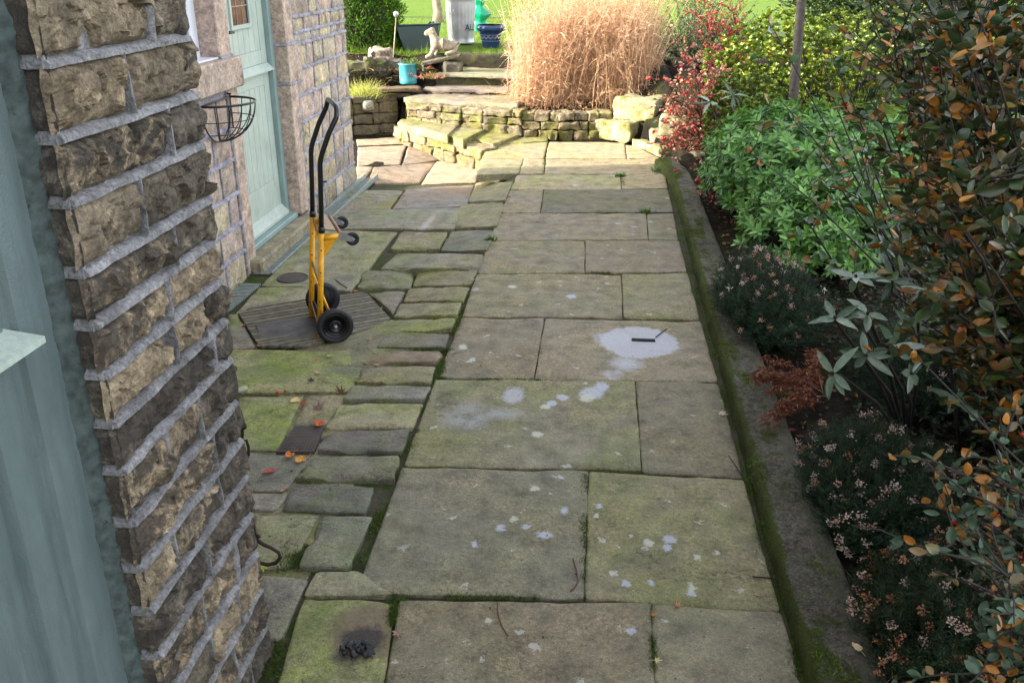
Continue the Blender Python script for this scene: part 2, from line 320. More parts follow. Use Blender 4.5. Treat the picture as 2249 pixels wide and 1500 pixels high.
# ------------------------------------------------------------------ mesh helpers
def tag(o, label=None, cat=None, group=None, kind=None):
    if label: o['label'] = label
    if cat: o['category'] = cat
    if group: o['group'] = group
    if kind: o['kind'] = kind
    return o
def empty(name, loc, label, cat, group=None):
    o = bpy.data.objects.new(name, None); COL.objects.link(o); o.location = Vector([float(v) for v in loc]); o.empty_display_size = .1
    return tag(o, label, cat, group)
def org(parent):
    v = np.zeros(3); p = parent
    while p is not None:
        v = v+np.array(p.location); p = p.parent
    return v
def link(name, me, parent=None, kind=None):
    o = bpy.data.objects.new(name, me); COL.objects.link(o)
    if parent is not None: o.parent = parent
    if kind: o['kind'] = kind
    return o
class MB:
    def __init__(s): s.v = []; s.f = []; s.c = []; s.m = []; s.sm = []
    def add(s, vs, fs, col=(.5, .5, .5, 1), mi=0, smooth=True):
        b = len(s.v); s.v.extend([tuple(map(float, p)) for p in vs])
        c = tuple(col) if len(col) == 4 else (*col, 1)
        s.c.extend([c]*len(vs))
        for f in fs: s.f.append(tuple(i+b for i in f)); s.m.append(mi); s.sm.append(smooth)
        return s
    def box(s, lo, hi, col=(.5, .5, .5, 1), mi=0, bev=0.):
        lo = np.array(lo, float); hi = np.array(hi, float); lo, hi = np.minimum(lo, hi), np.maximum(lo, hi)
        b = min(bev, *(0.45*(hi-lo)))
        if b <= 0:
            vs = [(x, y, z) for z in (lo[2], hi[2]) for y in (lo[1], hi[1]) for x in (lo[0], hi[0])]
            return s.add(vs, [(0, 2, 3, 1), (4, 5, 7, 6), (0, 1, 5, 4), (2, 6, 7, 3), (0, 4, 6, 2), (1, 3, 7, 5)], col, mi, False)
        vs = []; idx = {}
        for sx in (0, 1):
            for sy in (0, 1):
                for sz in (0, 1):
                    cnr = [lo, hi]; p = np.array([cnr[sx][0], cnr[sy][1], cnr[sz][2]]); d = np.array([1-2*sx, 1-2*sy, 1-2*sz])*b
                    for a in range(3):
                        q = p+d; q[a] = p[a]; idx[(sx, sy, sz, a)] = len(vs); vs.append(q)
        fs = []
        def F4(a, fixed, order):
            out = []
            for (u, w_) in order:
                k = [0, 0, 0]; k[a] = fixed; o_ = [i for i in range(3) if i != a]; k[o_[0]] = u; k[o_[1]] = w_; out.append(idx[(*k, a)])
            return out
        for a in range(3):
            for fx in (0, 1):
                fs.append(F4(a, fx, [(0, 0), (1, 0), (1, 1), (0, 1)]))
        for a in range(3):
            o_ = [i for i in range(3) if i != a]
            for u in (0, 1):
                for w_ in (0, 1):
                    k0 = [0, 0, 0]; k0[o_[0]] = u; k0[o_[1]] = w_; k1 = list(k0); k1[a] = 1
                    fs.append([idx[(*k0, o_[0])], idx[(*k1, o_[0])], idx[(*k1, o_[1])], idx[(*k0, o_[1])]])
        for k in [(a, b_, c_) for a in (0, 1) for b_ in (0, 1) for c_ in (0, 1)]:
            fs.append([idx[(*k, 0)], idx[(*k, 1)], idx[(*k, 2)]])
        return s.add(vs, fs, col, mi, False)
    def tube(s, pts, r, n=10, col=(.5, .5, .5, 1), mi=0, closed=False, cap=True):
        pts = [np.array(p, float) for p in pts]; k = len(pts); rs = r if isinstance(r, (list, tuple, np.ndarray)) else [r]*k
        vs = []; up = None
        for i, p in enumerate(pts):
            a = pts[(i-1) % k] if (i > 0 or closed) else p; b = pts[(i+1) % k] if (i < k-1 or closed) else p
            t_ = b-a; t_ /= np.linalg.norm(t_)+1e-9
            if up is None: up = np.cross(t_, (0, 0, 1.) if abs(t_[2]) < .9 else (1., 0, 0))
            up = up-t_*(up@t_); up /= np.linalg.norm(up)+1e-9; w_ = np.cross(t_, up)
            for j in range(n):
                an = 2*math.pi*j/n; vs.append(p+rs[i]*(up*math.cos(an)+w_*math.sin(an)))
        fs = []
        for i in range(k if closed else k-1):
            for j in range(n):
                a = i*n+j; b = i*n+(j+1) % n; c_ = ((i+1) % k)*n+(j+1) % n; d = ((i+1) % k)*n+j; fs.append((a, b, c_, d))
        if cap and not closed: fs.append(tuple(range(n-1, -1, -1))); fs.append(tuple((k-1)*n+j for j in range(n)))
        return s.add(vs, fs, col, mi)
    def lathe(s, c0, prof, n=32, axis=(0, 0, 1), col=(.5, .5, .5, 1), mi=0, fl=None):
        ax = np.array(axis, float); ax /= np.linalg.norm(ax); e1 = np.cross(ax, (0, 0, 1.) if abs(ax[2]) < .9 else (1., 0, 0)); e1 /= np.linalg.norm(e1); e2 = np.cross(ax, e1)
        c0 = np.array(c0, float); vs = []; fs = []
        for i, (r_, h_) in enumerate(prof):
            for j in range(n):
                an = 2*math.pi*j/n; rr = r_*(1+(fl(j, n, h_) if fl else 0)); vs.append(c0+ax*h_+rr*(e1*math.cos(an)+e2*math.sin(an)))
        for i in range(len(prof)-1):
            for j in range(n): fs.append((i*n+j, i*n+(j+1) % n, (i+1)*n+(j+1) % n, (i+1)*n+j))
        if prof[0][0] > 1e-4: fs.append(tuple(range(n-1, -1, -1)))
        if prof[-1][0] > 1e-4: fs.append(tuple((len(prof)-1)*n+j for j in range(n)))
        return s.add(vs, fs, col, mi)
    def build(s, name, mats, parent=None, kind=None, mod=None, sharp=None):
        o_ = org(parent) if parent is not None else np.zeros(3)
        me = bpy.data.meshes.new(name); me.from_pydata([tuple(np.array(p)-o_) for p in s.v], [], s.f)
        ca = me.color_attributes.new('tint', 'FLOAT_COLOR', 'POINT'); ca.data.foreach_set('color', np.array(s.c, np.float32).ravel())
        for m_ in (mats if isinstance(mats, (list, tuple)) else [mats]): me.materials.append(m_)
        me.polygons.foreach_set('material_index', s.m); me.polygons.foreach_set('use_smooth', s.sm)
        if sharp: me.set_sharp_from_angle(angle=math.radians(sharp))
        me.update(); return link(name, me, parent, kind)

def np_mesh(name, V, T, Cc, m_, parent=None, kind=None, smooth=True):
    o_ = org(parent) if parent is not None else np.zeros(3)
    me = bpy.data.meshes.new(name); V = np.asarray(V, np.float32)-o_.astype(np.float32); T = np.asarray(T, np.int32); k = T.shape[1]
    me.vertices.add(len(V)); me.vertices.foreach_set('co', V.ravel())
    me.loops.add(T.size); me.loops.foreach_set('vertex_index', T.ravel())
    me.polygons.add(len(T)); me.polygons.foreach_set('loop_start', np.arange(0, T.size, k, dtype=np.int32)); me.polygons.foreach_set('loop_total', np.full(len(T), k, np.int32))
    me.polygons.foreach_set('use_smooth', np.full(len(T), smooth))
    me.update(calc_edges=True)
    ca = me.color_attributes.new('tint', 'FLOAT_COLOR', 'POINT'); Cc = np.asarray(Cc, np.float32)
    if Cc.shape[1] == 3: Cc = np.hstack([Cc, np.ones((len(Cc), 1), np.float32)])
    ca.data.foreach_set('color', Cc.ravel()); me.materials.append(m_); me.validate()
    return link(name, me, parent, kind)

def unit(a): return a/(np.linalg.norm(a, axis=-1, keepdims=True)+1e-9)
LT = np.array([(0, 0, 0), (.32, 0, -.05), (.32, -.42, .03), (.32, .42, .03), (.68, 0, -.06), (.68, -.4, .02), (.68, .4, .02), (1, 0, -.02)])
LF = np.array([(0, 3, 1), (0, 1, 2), (1, 3, 6), (1, 6, 4), (1, 4, 5), (1, 5, 2), (4, 6, 7), (4, 7, 5)])
LTB = np.array([(0, 0, 0), (.14, 0, -.03), (.14, -.26, .02), (.14, .26, .02), (.36, 0, -.05), (.36, -.47, .03), (.36, .47, .03), (.62, 0, -.06), (.62, -.47, .02), (.62, .47, .02), (.84, 0, -.05), (.84, -.28, .01), (.84, .28, .01), (1, 0, -.02)])
LFB = []
for a_, b_ in ((1, 4), (4, 7), (7, 10)): LFB += [(a_, a_+2, b_+2), (a_, b_+2, b_), (a_, b_, b_+1), (a_, b_+1, a_+1)]
LFB = np.array(LFB+[(0, 3, 1), (0, 1, 2), (10, 12, 13), (10, 13, 11)])
def leaves(P, D, U, L, W, C, droop=.15, fold=1., big=False):
    """P base points, D directions, U rough upward normals, all (n,3)"""
    P = np.asarray(P, float); n = len(P); D = unit(np.asarray(D, float)); Sd = unit(np.cross(D, U)); Nn = np.cross(Sd, D)
    L = np.broadcast_to(L, (n,)); W = np.broadcast_to(W, (n,))
    dr = np.broadcast_to(droop, (n,))
    t_, lf_ = (LTB, LFB) if big else (LT, LF); K = len(t_)
    V = P[:, None]+D[:, None]*(t_[None, :, 0:1]*L[:, None, None])+Sd[:, None]*(t_[None, :, 1:2]*W[:, None, None])+Nn[:, None]*((t_[None, :, 2:3]*fold*W[:, None, None]*3)-(t_[None, :, 0:1]**2)*(dr*L)[:, None, None])
    T = (lf_[None]+K*np.arange(n)[:, None, None]).reshape(-1, 3)
    Cc = np.repeat(np.asarray(C, float)[:, :3], K, 0)
    return V.reshape(-1, 3), T, Cc
def blades(P, D, L, W, C, bend, seg=4, tip=0.1):
    """ribbons from P along D, bending towards 'bend' vectors (n,3)"""
    n = len(P); D = unit(np.asarray(D, float)); Bv = np.asarray(bend, float); L = np.broadcast_to(L, (n,)); W = np.broadcast_to(W, (n,))
    side = unit(np.cross(D, RNG.normal(size=(n, 3))))
    V = []
    for i in range(seg+1):
        t_ = i/seg; c_ = P+D*(L*t_)[:, None]+Bv*(L*t_*t_)[:, None]; ww = W*(1-(1-tip)*t_)*.5
        V.append(c_-side*ww[:, None]); V.append(c_+side*ww[:, None])
    V = np.stack(V, 1).reshape(-1, 3); k = 2*(seg+1)
    q = np.array([(2*i, 2*i+1, 2*i+3, 2*i+2) for i in range(seg)])
    T = (q[None]+k*np.arange(n)[:, None, None]).reshape(-1, 4)
    return V, T, np.repeat(np.asarray(C, float)[:, :3], k, 0)
def join(parts):
    Vs, Ts, Cs = [], [], []; b = 0
    for v, t_, c_ in parts:
        Vs.append(v); Ts.append(t_+b); Cs.append(c_); b += len(v)
    return np.concatenate(Vs), np.concatenate(Ts), np.concatenate(Cs)
def rcol(n, stops, jit=.25):
    """random colours blended among stops"""
    st = np.array(stops, float); i = RNG.integers(0, len(st), n); j = RNG.integers(0, len(st), n); f = RNG.random((n, 1))*.5
    return (st[i]*(1-f)+st[j]*f)*(1+jit*(RNG.random((n, 1))*2-1))
def rdir(n, zmin=-1, zmax=1):
    z = RNG.uniform(zmin, zmax, n); a = RNG.uniform(0, 2*math.pi, n); r_ = np.sqrt(np.maximum(0, 1-z*z)); return np.stack([r_*np.cos(a), r_*np.sin(a), z], 1)

def rock(mb, c, half, rz=0., col=(.4, .35, .28, 1), seed=0, rough=.12, n=(5, 4, 3), rnd=.25, mi=0, tilt=0., fine=1.):
    """rounded rough block"""
    c = np.array(c, float); half = np.array(half, float); R = Matrix.Rotation(rz, 3, 'Z') @ Matrix.Rotation(tilt, 3, 'X')
    vid = {}; vs = []; fs = []
    nx, ny, nz_ = n
    def V(i, j, k):
        key = (i, j, k)
        if key in vid: return vid[key]
        p = np.array([i/nx*2-1, j/ny*2-1, k/nz_*2-1])
        e = np.sign(p)*np.abs(p)**.75*half
        r_ = rnd*min(half); inn = np.clip(e, -(half-r_), half-r_); d = e-inn; L = np.linalg.norm(d)
        q = inn+d/L*r_ if L > 1e-9 else e
        s_ = 1.2/min(half)*.5
        dn = np.array([nz(q, s_, seed), nz(q, s_, seed+17.3), nz(q, s_, seed+31.7)])*rough*min(half)*1.6
        dn += np.array([nz(q, s_*3.5, seed+5), nz(q, s_*3.5, seed+9), nz(q, s_*3.5, seed+13)])*rough*min(half)*.7*fine
        q = q+dn
        vid[key] = len(vs); w_ = R @ Vector(q); vs.append(c+np.array(w_)); return vid[key]
    for i in range(nx):
        for j in range(ny):
            fs.append((V(i, j, 0), V(i, j+1, 0), V(i+1, j+1, 0), V(i+1, j, 0))); fs.append((V(i, j, nz_), V(i+1, j, nz_), V(i+1, j+1, nz_), V(i, j+1, nz_)))
    for i in range(nx):
        for k in range(nz_):
            fs.append((V(i, 0, k), V(i+1, 0, k), V(i+1, 0, k+1), V(i, 0, k+1))); fs.append((V(i, ny, k), V(i, ny, k+1), V(i+1, ny, k+1), V(i+1, ny, k)))
    for j in range(ny):
        for k in range(nz_):
            fs.append((V(0, j, k), V(0, j, k+1), V(0, j+1, k+1), V(0, j+1, k))); fs.append((V(nx, j, k), V(nx, j+1, k), V(nx, j+1, k+1), V(nx, j, k+1)))
    mb.add(vs, fs, col, mi, True)

def slab(mb, q, col, zf=None, seed=0., gap=.007, th=.06, amp=.004, rag=.012, step=.05, chip=.5, dz=0.):
    """flagstone over the quad q (4 world points TL,TR,BR,BL)"""
    q = [np.array(p, float) for p in q]
    if zf is None: zf = lambda x, y: 0.
    Wd = (np.linalg.norm(q[1]-q[0])+np.linalg.norm(q[2]-q[3]))/2; Hd = (np.linalg.norm(q[3]-q[0])+np.linalg.norm(q[2]-q[1]))/2
    def par(Lg):
        e = [0, .003/Lg, .009/Lg, .03/Lg]; k = max(2, int((Lg-.07)/step)); mid = list(np.linspace(.06/Lg, 1-.06/Lg, k)); return e+mid+[1-v for v in reversed(e)]
    us, vs_ = par(Wd), par(Hd); P = []; zq = [float(zf(p[0], p[1]))+dz for p in q]
    for v in vs_:
        for u in us:
            p = (q[0]*(1-u)+q[1]*u)*(1-v)+(q[3]*(1-u)+q[2]*u)*v
            c_ = (q[0]+q[1]+q[2]+q[3])/4
            du = min(u, 1-u)*Wd; dv = min(v, 1-v)*Hd; e = min(du, dv)
            # inset + ragged perimeter; rounded corners
            ex = np.array([(q[1]-q[0])[0], (q[1]-q[0])[1], 0]); ex /= np.linalg.norm(ex)+1e-9; ey = np.array([(q[0]-q[3])[0], (q[0]-q[3])[1], 0]); ey /= np.linalg.norm(ey)+1e-9
            fu = max(0, 1-du/.035); fv = max(0, 1-dv/.035)
            r1 = gap+rag*.55*(.4+nz(p, 4, seed))+rag*.6*nz(p, 24, seed+3)
            r2 = gap+rag*.55*(.4+nz(p, 4, seed+40))+rag*.6*nz(p, 24, seed+8)
            p = p+ex*(r1*fu)*(1 if u < .5 else -1)-ey*(r2*fv)*(1 if v < .5 else -1)
            cc = max(0, 1-du/.02)*max(0, 1-dv/.02)*.004; p = p+ex*cc*(1 if u < .5 else -1)-ey*cc*(1 if v < .5 else -1)
            z = (zq[0]*(1-u)+zq[1]*u)*(1-v)+(zq[3]*(1-u)+zq[2]*u)*v+amp*nz(p, 2.2, seed)*1.6+amp*.8*nz(p, 9, seed+2)+amp*.35*nz(p, 30, seed)
            ch = max(0., nz(p, 6, seed+60)-.12)*chip*.05
            z -= (max(0, 1-e/.008))**2*.005+max(0, 1-e/.03)*ch
            P.append((p[0], p[1], z))
    nu, nv = len(us), len(vs_); fs = [(j*nu+i, (j+1)*nu+i, (j+1)*nu+i+1, j*nu+i+1) for j in range(nv-1) for i in range(nu-1)]
    ring = [i for i in range(nu)]+[j*nu+nu-1 for j in range(1, nv)]+[(nv-1)*nu+i for i in range(nu-2, -1, -1)]+[j*nu for j in range(nv-2, 0, -1)]
    b = len(P); P += [(P[i][0], P[i][1], P[i][2]-th) for i in ring]; m_ = len(ring)
    for k in range(m_): fs.append((ring[k], ring[(k+1) % m_], b+(k+1) % m_, b+k))
    mb.add(P, fs, col, 0, True)

# ------------------------------------------------------------------ the ground under everything
FX = [-5, -3.6, -3.2, -2.72, -2.5, -1.47, -.9, -.45, 0, .3, .5, .8]
FY = [11.1, 11.35, 11.6, 11.88, 11.5, 11.1, 11.05, 11.02, 11.02, 10.9, 10.5, 9.9]
def front(x): return np.interp(x, FX, FY)
def gz(x, y):
    x = np.asarray(x, float); y = np.asarray(y, float)
    low = zy(x, y)-.017-.003*(x > -.85)
    plat = (x > -2.7) & (x < -1.1) & (y > 9.6) & (y < front(x)+.1)
    f = front(x)+.06
    hi_l = .27+.46*sm(.1, 1.5, y-f)
    hi = np.where((x > -2.2) & (x < -1.15), .1+.6*sm(1.5, 1.9, y-f), hi_l)
    lm = (y > f)
    z = np.where(lm & (x < .8), low+(hi-low)*sm(0, .08, y-f), low)
    # the bed to the right of the kerb
    bed = .03+.05*sm(.86, 1.6, x)+.27*sm(8.5, 11.5, y)+.25*sm(11.5, 14, y)+.1*sm(1.5, 4, x)
    kx = .74+.02*0
    return np.where(x > .76, np.where(lm & (x < 1.1), np.maximum(hi, bed), bed)*sm(.74, .84, x)+low*(1-sm(.74, .84, x)), z)
def grid(name, x0, x1, y0, y1, st, zf, m_, jit=0., cut=None, kind='structure', parent=None):
    xs = np.arange(x0, x1+st/2, st); ys = np.arange(y0, y1+st/2, st); X, Y = np.meshgrid(xs, ys); Z = zf(X, Y)
    if jit:
        J = np.array([MN.noise(Vector((a*3, b*3, 0)))+.5*MN.noise(Vector((a*11, b*11, 3))) for a, b in zip(X.ravel(), Y.ravel())]).reshape(X.shape); Z = Z+J*jit
    V = np.stack([X.ravel(), Y.ravel(), Z.ravel()], 1); nx = len(xs); I, J_ = np.meshgrid(np.arange(nx-1), np.arange(len(ys)-1)); a = (J_*nx+I).ravel()
    T = np.stack([a, a+1, a+1+nx, a+nx], 1)
    if cut is not None:
        cxy = V[T].mean(1); T = T[cut(cxy[:, 0], cxy[:, 1])]
    return np_mesh(name, V, T, np.full((len(V), 3), .5), m_, parent, kind)
grid('soil', -6.4, 8, -1.6, 14.2, .07, gz, M['soil'], .007)
def lawn_edge(x): return np.interp(x, [-60, -4, -2.4, -1.2, -.9, 1.2, 2.2, 3.2, 4.0, 60], [12.9, 13.0, 13.2, 13.2, 13.7, 14., 13, 10.0, 7.5, 5])
def lawn_z(x, y):
    e = lawn_edge(x); t_ = sm(0, 1.6, y-e); return (gz(x, e)+.02)*(1-t_)+(.74-.3*sm(1., 4., x)+.012*np.maximum(0, y-14))*t_
grid('lawn', -60, 60, 5, 20, .25, lambda x, y: lawn_z(x, y), M['lawn'], .02, lambda x, y: y > lawn_edge(x))
grid('far_lawn', -80, 80, 20, 120, 4, lambda x, y: lawn_z(x, y)+.02, M['lawn'], 0)['kind'] = 'structure'

# ------------------------------------------------------------------ the path of big flags
def tintflag(al=.35, base=None):
    b = base or random.choice([(.2, .178, .112), (.178, .16, .108), (.2, .183, .108), (.162, .148, .105), (.195, .165, .115)])
    k = random.uniform(.86, 1.14); return (b[0]*k, b[1]*k*random.uniform(.98, 1.03), b[2]*k, al)
def Q(*p, z=0.): return [AZ(x, y, z) for x, y in zip(p[::2], p[1::2])]
def QG(*p, dz=0.): return [AG(x, y, dz) for x, y in zip(p[::2], p[1::2])]
mb = MB(); sd = 1.
path_q = [
 (1078, 311, 1203, 311, 1195, 348, 1058, 348), (1206, 311, 1372, 314, 1376, 348, 1198, 348), (1374, 318, 1400, 322, 1450, 349, 1378, 348),
 (1057, 349, 1150, 349, 1140, 381, 1047, 383), (1151, 349, 1196, 349, 1194, 382, 1141, 382), (1200, 349, 1456, 350, 1460, 382, 1196, 383),
 (1136, 384, 1362, 384, 1365, 415, 1122, 415), (1364, 384, 1461, 383, 1466, 414, 1367, 415),
 (1121, 417, 1193, 416, 1186, 467, 1098, 467), (1195, 416, 1467, 416, 1479, 466, 1188, 467),
 (1097, 469, 1419, 469, 1423, 526, 1075, 527), (1421, 469, 1479, 468, 1490, 526, 1425, 526),
 (1074, 529, 1284, 528, 1284, 599, 1048, 600), (1286, 528, 1491, 528, 1509, 597, 1286, 599),
 (1047, 602, 1364, 601, 1368, 697, 1014, 694), (1366, 601, 1510, 599, 1537, 702, 1370, 698),
 (1013, 697, 1195, 698, 1172, 832, 960, 828), (1197, 698, 1538, 705, 1577, 838, 1174, 833),
 (957, 832, 1395, 835, 1408, 1030, 885, 1022), (1397, 835, 1579, 840, 1632, 1049, 1411, 1033),
 (882, 1026, 1292, 1033, 1283, 1312, 782, 1297), (1294, 1034, 1633, 1052, 1713, 1342, 1285, 1314),
 (875, 1316, 1430, 1323, 1440, 1640, 830, 1630), (1432, 1326, 1716, 1345, 1800, 1640, 1442, 1640)]
for i, q in enumerate(path_q):
    base = None
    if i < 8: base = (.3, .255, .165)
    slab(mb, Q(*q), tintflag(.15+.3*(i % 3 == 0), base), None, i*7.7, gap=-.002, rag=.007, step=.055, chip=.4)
for i in range(3):
    y0 = 1.0-i*.9
    slab(mb, [(-.75, y0+.85, 0), (.05, y0+.85, 0), (.05, y0, 0), (-.75, y0, 0)], tintflag(), None, 300+i, step=.2)
    slab(mb, [(.06, y0+.85, 0), (.66, y0+.85, 0), (.66, y0, 0), (.06, y0, 0)], tintflag(), None, 320+i, step=.2)
path = mb.build('path', M['flag'], kind='structure', sharp=28)
# slot drain in the cement patch
p0 = AZ(1388, 750, 0); p1 = AZ(1438, 744, 0)
mb = MB(); cxm, cym = (p0[0]+p1[0])/2, (p0[1]+p1[1])/2
mb.box((cxm-.066, cym-.014, -.03), (cxm+.066, cym+.014, .0045)); mb.build('drain_slot', M['dark'], path)

# ------------------------------------------------------------------ strip of setts between path and yard, and the yard flags
mb = MB()
setts = [
 (705, 1132, 822, 1132, 768, 1252, 652, 1248), (642, 1062, 824, 1066, 806, 1128, 612, 1120), (692, 1003, 882, 1000, 868, 1056, 645, 1056),
 (718, 948, 902, 944, 886, 996, 692, 994), (733, 888, 932, 884, 906, 941, 712, 941), (772, 848, 947, 847, 934, 881, 750, 882),
 (792, 805, 958, 803, 947, 843, 776, 844), (818, 768, 978, 768, 960, 800, 796, 802), (842, 735, 988, 732, 979, 765, 826, 766),
 (857, 702, 1003, 700, 990, 729, 846, 732), (877, 668, 1016, 665, 1005, 697, 862, 699), (898, 633, 1034, 630, 1018, 662, 885, 665),
 (918, 595, 1052, 594, 1035, 628, 906, 631), (800, 596, 914, 595, 903, 636, 784, 634), (872, 556, 1070, 558, 1053, 591, 832, 594),
 (882, 508, 985, 510, 965, 552, 856, 551), (988, 505, 1090, 505, 1070, 555, 967, 554), (1010, 447, 1108, 445, 1092, 501, 1000, 502),
 (1046, 401, 1128, 400, 1110, 443, 1028, 445), (808, 642, 893, 640, 880, 664, 862, 692), (862, 640, 895, 641, 884, 664, 872, 680)]
for i, q in enumerate(setts[:-1]):
    b = random.choice([(.2, .18, .12), (.18, .165, .13), (.16, .15, .13), (.23, .205, .13)])
    if i in (1, 3): b = (.13, .12, .11)
    if i == 9: b = (.24, .24, .12)
    if i == 7: b = (.25, .18, .13)
    pts = QG(*q)
    t0 = random.uniform(.004, .02)     # each sett tips a little: its near edge stands proud
    yc = sum(p[1] for p in pts)/4; hh = max(.05, max(p[1] for p in pts)-min(p[1] for p in pts))
    slab(mb, pts, tintflag(.55, b), lambda x, y, yc=yc, hh=hh, t0=t0: zy(x, y)+.004-t0*(y-yc)/hh+.004, 400+i*3.1, gap=.001, rag=.011, step=.04, amp=.006, chip=1.4)
yard_q = [
 ((500, 766, 822, 769, 772, 861, 515, 861), .95), ((520, 866, 668, 868, 612, 990, 528, 988), .9), ((672, 868, 768, 866, 716, 934, 640, 934), .5),
 ((530, 994, 692, 997, 628, 1078, 545, 1076), .3), ((545, 1080, 640, 1080, 608, 1121, 552, 1121), .8), ((556, 1124, 702, 1127, 642, 1246, 560, 1250), .4),
 ((560, 1256, 683, 1266, 618, 1410, 575, 1400), .2), ((690, 1256, 788, 1252, 866, 1308, 664, 1308), .3), ((662, 1312, 873, 1316, 826, 1640, 560, 1640), .95),
 ((500, 690, 524, 690, 566, 764, 500, 764), .8), ((567, 630, 690, 630, 690, 652, 514, 690), .8), ((692, 505, 874, 509, 778, 632, 570, 627), .5),
 ((738, 462, 1028, 455, 1000, 503, 700, 502), .4), ((770, 418, 887, 418, 856, 459, 740, 460), .7), ((890, 416, 1043, 405, 1026, 453, 860, 459), .1),
 ((820, 368, 958, 356, 920, 402, 806, 402), .0), ((958, 354, 1056, 352, 1046, 402, 924, 404), .1), ((785, 324, 893, 318, 878, 362, 783, 364), .0),
 ((895, 322, 1010, 330, 962, 352, 882, 364), .0), ((1012, 332, 1052, 350, 1050, 352, 964, 353), .0), ((782, 366, 820, 366, 800, 392, 783, 392), .0),
 ((852, 700, 872, 702, 845, 764, 826, 764), .4), ((745, 600, 800, 600, 772, 640, 690, 634), .2), ((782, 306, 880, 300, 893, 316, 784, 320), 0.)]
for i, (q, al) in enumerate(yard_q):
    b = random.choice([(.22, .2, .14), (.2, .185, .15), (.23, .2, .14)])
    if al >= .9: b = (.2, .2, .1)
    if i in (14,): b = (.23, .2, .18)
    if i in (3, 6): b = (.16, .15, .13)
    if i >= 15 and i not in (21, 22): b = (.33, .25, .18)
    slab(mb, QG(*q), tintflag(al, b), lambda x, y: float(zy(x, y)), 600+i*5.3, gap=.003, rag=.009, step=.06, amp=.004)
for i in range(4):    # flags hidden behind the pier
    for j in range(2):
        slab(mb, [(-2.45+j*.75, 5.1-i*.8, 0), (-1.72+j*.75, 5.1-i*.8, 0), (-1.72+j*.75, 4.32-i*.8, 0), (-2.45+j*.75, 4.32-i*.8, 0)], tintflag(.7), lambda x, y: float(zy(x, y))-.012, 800+i*3+j, step=.2)
yard = mb.build('yard', M['yard'], kind='structure', sharp=28)
# burnt patch and charred lump bottom left
def flat_patch(name, c, rx, ry, m_, z, parent, seed, n=40, rag=.3, dome=.0):
    mb = MB(); vs = [(c[0], c[1], z+dome)]; R2 = []
    for ring in (.35, .7, 1.):
        for j in range(n):
            a = 2*math.pi*j/n; k = ring*(1+rag*nz((math.cos(a)*1.7, math.sin(a)*1.7, seed), 1.3)+rag*.4*nz((math.cos(a)*6, math.sin(a)*6, seed), 1.)); vs.append((c[0]+rx*k*math.cos(a), c[1]+ry*k*math.sin(a), z+dome*(1-ring)*(1+nz((a*3, ring*9, seed)))-(.003 if ring == 1. else 0)))
    fs = [(0, 1+j, 1+(j+1) % n) for j in range(n)]
    for r_ in range(2): fs += [(1+r_*n+j, 1+(r_+1)*n+j, 1+(r_+1)*n+(j+1) % n, 1+r_*n+(j+1) % n) for j in range(n)]
    mb.add(vs, fs); return mb.build(name, m_, parent)
M['burn'] = mat_flat('burnt_stone', (.075, .055, .045), .8, var=.6, sc=14, bump=.5)
M['char'] = mat_flat('charcoal', (.012, .011, .012), .6, var=.6, sc=60, bump=1., bs=50)
c = AG(795, 1425)
ch = empty('charred_lump', AG(800, 1432), 'black charred lump of ash on the scorched flag at bottom left', 'ash')
mb = MB()
for k in range(30):
    a = random.uniform(0, 6.28); r_ = random.random()**.6*.045
    rock(mb, (c[0]-.01+r_*math.cos(a)*1.2, c[1]-.015+r_*math.sin(a)*.7, .012+.006*random.random()), (random.uniform(.004, .015), random.uniform(.004, .011), .005), random.random()*3, seed=k, rough=.7, n=(3, 3, 2))
mb.build('ash_crumbs', M['char'], ch)

# inspection cover, round plate, hatched grate, channel drain: all set in the yard
def plate(name, q, m_, dz, parent=None):
    P = QG(*q, dz=dz); mb = MB(); mb.add([*P, *[p-np.array([0, 0, .02]) for p in P]], [(0, 3, 2, 1), (0, 1, 5, 4), (1, 2, 6, 5), (2, 3, 7, 6), (3, 0, 4, 7)], smooth=False); return mb.build(name, m_, parent)
ic = empty('inspection_cover', AG(655, 962), 'small square brown iron cover with hatched tread beside the setts', 'drain cover')
plate('plate', (648, 935, 712, 935, 690, 991, 606, 992), M['castiron'], .004, ic)
P = [np.array(p) for p in QG(648, 935, 712, 935, 690, 991, 606, 992, dz=.004)]
mb = MB()
for k in range(1, 12):
    u = k/12; a = P[0]*(1-u)+P[1]*u; b = P[3]*(1-u)+P[2]*u; mb.tube([a*.97+b*.03, a*.03+b*.97], .0016, 4)
for k in range(1, 9):
    u = k/9; a = P[0]*(1-u)+P[3]*u; b = P[1]*(1-u)+P[2]*u; mb.tube([a*.97+b*.03, a*.03+b*.97], .0012, 4)
mb.build('tread_pattern', M['castiron'], ic)
rp = empty('round_cover', AG(643, 611), 'round brown iron cover sunk in the flag near the doorstep', 'drain cover')
mb = MB(); c = AG(643, 611); mb.lathe((c[0], c[1], c[2]), [(.0, .006), (.085, .006), (.1, .004), (.104, .008), (.11, .003), (.11, -.01)], 40); mb.build('disc', M['castiron'], rp)
gr = empty('slatted_grate', AG(690, 705), 'slatted wooden-looking drain grate under the yellow hand truck', 'drain grate')
poly = [AG(522, 690), AG(556, 678), AG(790, 645), AG(808, 648), AG(858, 702), AG(845, 716), AG(668, 764), AG(568, 764)]
base = MB(); base.add([p+np.array([0, 0, .001]) for p in poly], [tuple(range(len(poly)))[::-1]], smooth=False); base.build('pit', M['dark'], gr)
